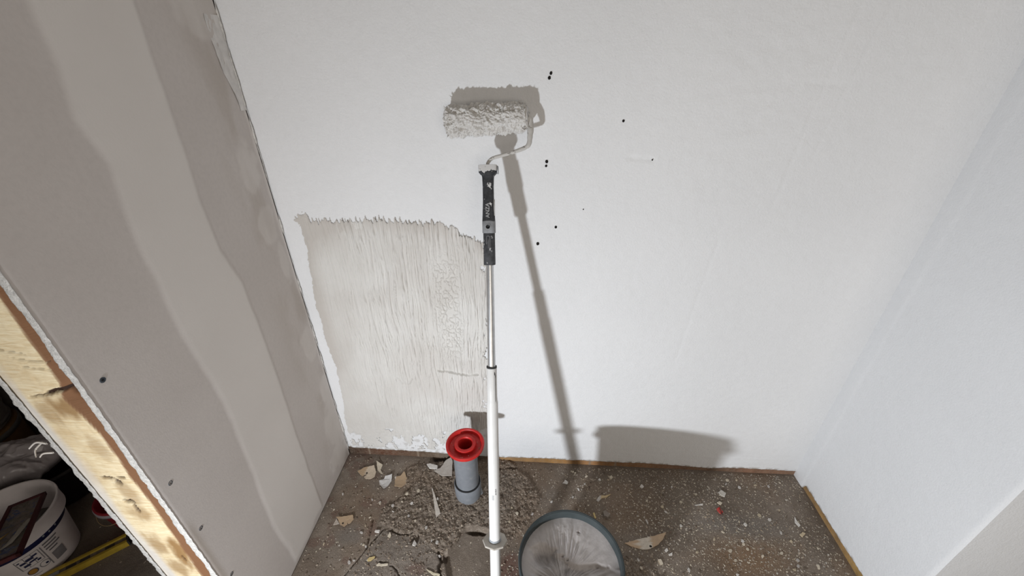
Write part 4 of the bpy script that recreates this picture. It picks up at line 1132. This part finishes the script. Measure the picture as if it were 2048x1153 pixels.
# shallow dirty residue in the tub
rr0 = np.linspace(0, 1, 20); tt = np.linspace(0, 2 * math.pi, 48, endpoint=False); TT, RR = np.meshgrid(tt, rr0)
X = WX + .0965 * RR * np.cos(TT); Yg = WY + .0965 * RR * np.sin(TT); hz = .095 + .012 * (fbm(X * 30, Yg * 30, 1201, 3) - .5)
mk('tub_residue', (np.stack([X, Yg, hz], -1).reshape(-1, 3), list(map(tuple, gridf(48, 20, True)))), simple('dirty_residue', (.17, .15, .135), .7, .3, 40), wb)
# wiped-off smoothing board with dark red edging lying across the tub
A_, B_, C_ = np.array([-.735, -.322, .187]), np.array([-.565, -.507, .238]), np.array([-.792, -.358, .187])
ux = (B_ - A_) / np.linalg.norm(B_ - A_); uy = C_ - A_; uy = uy - ux * (uy @ ux); uy /= np.linalg.norm(uy)
uz = np.cross(ux, uy); uz = uz if uz[2] > 0 else -uz
HL, HWd = .128, .037
tc = (A_ + B_) / 2 + uy * HWd + uz * .002
def tray_box(a0, a1, b0, b1, c0, c1):
    V, F = box(a0, a1, b0, b1, c0, c1)
    return np.array([tc + ux * v[0] + uy * v[1] + uz * v[2] for v in V]), F
tray = thing('smeared_board', tc, 'smeared rectangular board with dark red edging lying across the white bucket', 'board')
M_MAROON = simple('dark_red_edge', (.085, .022, .025), .5, .2, 60)
for a in ((-HL, HL, -HWd, -HWd + .008), (-HL, HL, HWd - .008, HWd), (-HL, -HL + .008, -HWd, HWd), (HL - .008, HL, -HWd, HWd)):
    mk('edge_strip', tray_box(*a, -.004, .006), M_MAROON, tray, smooth=False)
M_SMEAR = NT('paint_smeared_surface')
n1 = M_SMEAR.noise(22, 5, .7, dist=2.0); n2 = M_SMEAR.noise(35, 4, .7, dist=1.0)
c = M_SMEAR.ramp(n1, [(.30, (.05, .055, .05)), (.42, (.20, .17, .15)), (.52, (.30, .25, .22)), (.60, (.05, .08, .22)), (.68, (.40, .42, .46)), (.8, (.10, .09, .08))])
c = M_SMEAR.mix(M_SMEAR.ramp(n2, [(.5, (0, 0, 0)), (.65, (1, 1, 1))]), c, (.16, .15, .125))
M_SMEAR.color(c); M_SMEAR.rough(.35); M_SMEAR = M_SMEAR.m
g1, g2 = np.meshgrid(np.linspace(-HL + .006, HL - .006, 70), np.linspace(-HWd + .006, HWd - .006, 40))
hgt = .001 + .0025 * fbm(g1 * 70, g2 * 70, 1210, 3)
V = tc + ux * g1.reshape(-1, 1) + uy * g2.reshape(-1, 1) + uz * hgt.reshape(-1, 1)
mk('board_face', (V, gridf(70, 40)), M_SMEAR, tray)
V = [tc + ux * a + uy * b + uz * (.0055 + .002 * math.sin(a * 90)) for a, b in [(-.015, -.030), (.03, -.024), (.07, -.012), (.085, .004), (.078, .008), (.05, -.004), (.01, -.014), (-.02, -.022)]]
mk('pale_smear', (V, [tuple(range(8))]), simple('pale_paint', (.50, .47, .42), .5), tray, smooth=False)
mk('brush_stub', tube([tc + ux * .06 + uy * .036 + uz * .009, tc + ux * .035 + uy * .018 + uz * .0085, tc + ux * .02 + uy * .004 + uz * .0075], [.003, .0028, .001], 8), simple('ochre_wood', (.40, .27, .10), .6), tray)

# spirit level on the floor in front of the red pot
la, lb = np.array([-.550, -.347, 0.]), np.array([-.902, -.665, 0.])
lu = (lb - la) / np.linalg.norm(lb - la); lv = np.array([-lu[1], lu[0], 0]); LL = np.linalg.norm(lb - la)
level = thing('spirit_level', (la + lb) / 2, 'yellow spirit level lying on the floor beside the white bucket', 'spirit level')
def lbox(a0, a1, b0, b1, c0, c1):
    V, F = box(a0, a1, b0, b1, c0, c1); return np.array([la + lu * v[0] + lv * v[1] + np.array([0, 0, v[2]]) for v in V]), F
M_YEL = simple('yellow_enamel', (.42, .29, .035), .45, .2, 50)
mk('edge_rail', lbox(0, LL, -.017, -.009, .001, .022), M_YEL, level, smooth=False)
mk('edge_rail', lbox(0, LL, .009, .017, .001, .022), M_YEL, level, smooth=False)
mk('web', lbox(.002, LL - .002, -.009, .009, .003, .016), simple('dirty_grey_web', (.20, .17, .14), .6, .35, 60), level, smooth=False)
mk('vial_window', lbox(.150, .195, -.007, .007, .0145, .0185), simple('vial_acrylic', (.30, .32, .34), .2), level, smooth=False)
for a0 in (.03, .085, .115):
    mk('web_marking', lbox(a0, a0 + .022, -.007, .005, .016, .0166), simple('dark_marking', (.06, .055, .06), .6), level, smooth=False)
mk('end_plug', lbox(-.004, .002, -.0165, .0165, .002, .021), simple('black_end_plug', (.03, .03, .03), .6), level, smooth=False)

# red pot
RX, RY = -.602, -.262
pot = thing('red_pot', (RX, RY, 0), 'small red pot with a thin wire handle on the floor behind the partition end', 'pot')
fr3 = frame((RX, RY, .001), (0, 0, 1))
M_REDP = simple('red_pot_plastic', (.26, .02, .03), .4, .15, 40)
mk('pot_body', cap(*lathe([(.050, 0), (.053, .003), (.066, .098), (.070, .100), (.070, .106), (.066, .107), (.063, .100), (.050, .02), (0, .018)], fr3, 44), last=False, n=44), M_REDP, pot, sharp=40)
mk('grey_lip', lathe([(.0685, .088), (.0722, .089), (.0722, .099), (.0685, .100)], fr3, 44), simple('grey_lip_plastic', (.34, .31, .33), .5), pot)
mk('wire_handle', tube([(RX + .066 * math.cos(t) + .004 * 0, RY - .066 * math.sin(t) - .012 * math.sin(t), .104 - .05 * math.sin(t) * .8) for t in np.linspace(0, math.pi, 24)], .0012, 6), simple('brass_wire', (.45, .35, .2), .4, metal=.5), pot)

# black tub with a crumpled white bag on it
TX, TY = -.930, -.178
tub = thing('black_tub', (TX, TY, 0), 'round black tub behind the white bucket in the side room', 'tub')
ft = frame((TX, TY, .001), (0, 0, 1))
M_BLK = simple('black_rubber_tub', (.012, .011, .011), .6, .3, 30)
mk('tub_wall', cap(*lathe([(.105, 0), (.110, .003), (.125, .130), (.130, .132), (.130, .139), (.125, .140), (.121, .132), (.105, .02), (0, .018)], ft, 52), last=False, n=52), M_BLK, tub, sharp=40)
mk('tub_rim', lathe([(.1245, .131), (.1320, .132), (.1325, .138), (.1290, .1415), (.1240, .141)], ft, 52), simple('dusty_black_rim', (.035, .032, .031), .6), tub)
g1, g2 = np.meshgrid(np.linspace(-1, 1, 90), np.linspace(-1, 1, 60))
bx = -.975 + .120 * g1 + .02 * (fbm(g1 * 3, g2 * 3, 1301, 3) - .5); by = -.225 + .10 * g2 + .07 * g1 + .03 * (fbm(g1 * 2, g2 * 2, 1302, 3) - .5)
env = np.clip(1 - (g1 ** 4 + g2 ** 4) * .55, 0, 1)
bz = .150 + .075 * env * (.5 + .8 * fbm(g1 * 2.2, g2 * 2.2, 1303, 4)) - .012 * sstep(.4, 1, g1) - .01 * g2
wr_ = 1 - np.abs(2 * fbm(g1 * 5 + g2 * 2, g2 * 4, 1304, 3) - 1)
bz += .016 * (wr_ - .6)
M_BAG = NT('thin_plastic_film'); M_BAG.color((.50, .46, .47)); M_BAG.rough(.22); M_BAG.set(**{'Transmission Weight': .18}); M_BAG.bump(M_BAG.noise(40, 4), .002, .5)
bz = np.maximum(bz, .152)
top = np.stack([bx, by, bz], -1).reshape(-1, 3)
bot = np.stack([bx * .96 - 1.02 * .04 + .08 * 0, by, np.minimum(bz - .012, .147 + .0 * bz)], -1).reshape(-1, 3)
F1 = list(map(tuple, gridf(90, 60))); N = 90 * 60
F2 = [tuple(i + N for i in f[::-1]) for f in F1]
rim_idx = list(range(90)) + [90 * (j + 1) - 1 for j in range(1, 60)] + [90 * 59 + i for i in range(88, -1, -1)] + [90 * j for j in range(58, 0, -1)]
F3 = [(rim_idx[i], N + rim_idx[i], N + rim_idx[(i + 1) % len(rim_idx)], rim_idx[(i + 1) % len(rim_idx)]) for i in range(len(rim_idx))]
mk('plastic_bag', (np.concatenate([top, bot]), F1 + F2 + F3), M_BAG.m, origin=(-1.02, -.235, .147), label='crumpled translucent white plastic bag lying over the black tub', category='bag')

# dark drum standing on an ochre canister at the back of the side room
def drum(name, label, x, y, z0, prof, mat, cat='drum'):
    o = thing(name, (x, y, z0), label, cat)
    f_ = frame((x, y, z0), (0, 0, 1)); return o, f_
dx, dy_ = -1.27, -.140
can, f4 = drum('ochre_canister', 'dark ochre canister standing at the back of the side room', dx, dy_, .001, None, None, 'canister')
mk('canister_body', cap(*lathe([(.135, 0), (.140, .004), (.140, .170), (.136, .176), (.0, .178)], f4, 48), last=False, n=48), simple('dark_ochre_plastic', (.15, .08, .03), .5, .3, 12), can, sharp=40)
mk('canister_hoop', lathe([(.139, .150), (.1435, .152), (.1435, .168), (.139, .170)], f4, 48), simple('grey_hoop', (.10, .095, .09), .5), can)
dr, f5 = drum('stacked_drum', 'dark grey drum with a red and white label stacked on the ochre canister', dx, dy_, .1795, None, None)
mk('drum_body', cap(*lathe([(.126, 0), (.130, .003), (.130, .225), (.125, .230), (0, .231)], f5, 48), last=False, n=48), simple('dark_grey_steel', (.11, .095, .085), .5, .25, 14), dr, sharp=40)
for z in (.012, .060, .150):
    mk('drum_hoop', lathe([(.1295, z), (.1335, z + .002), (.1335, z + .010), (.1295, z + .012)], f5, 48), simple('drum_hoop_steel', (.085, .075, .07), .45), dr)
def on_drum(t, z): return (dx + .1312 * math.cos(t), dy_ + .1312 * math.sin(t), .1795 + z)
def drect(t0, t1, z0, z1, k=8):
    V = [on_drum(D(t0 + (t1 - t0) * i / k), z) for z in (z0, z1) for i in range(k + 1)]
    return V, [(i, i + 1, k + 2 + i, k + 1 + i) for i in range(k)]
mk('red_label', drect(-75, -5, .120, .147), simple('red_label_ink', (.12, .02, .02), .6), dr, smooth=False)
mk('pale_label', drect(-75, -12, .080, .116), simple('pale_label_ink', (.16, .15, .14), .6, .5, 60), dr, smooth=False)
bl_ = [drect(-70, -56, .086, .110), drect(-50, -40, .090, .108), drect(-36, -20, .084, .104)]
mk('label_shapes', join(*bl_), simple('label_black', (.015, .014, .014), .6), dr, smooth=False)

# litter on the side room floor
rg = np.random.default_rng(5); it = []; cl = []
while len(it) < 160:
    x = rg.uniform(-1.0, -.16); y = rg.uniform(-.75, -.15)
    if math.hypot(x - WX, y - WY) < .105 or math.hypot(x - RX, y - RY) < .06: continue
    it.append((x, y, 0.0, .001 + .005 * rg.random() ** 4)); cl.append([WHT, CRM, (.3, .25, .2)][int(rg.integers(0, 3))])
vf, cc = crumbs(it, cl, .5, 44)
mk('side_room_crumbs', vf, M_CRUMB, kind='stuff', smooth=False, attr={'tint': cc}, label='sparse pale crumbs on the dark side room floor', category='crumbs')
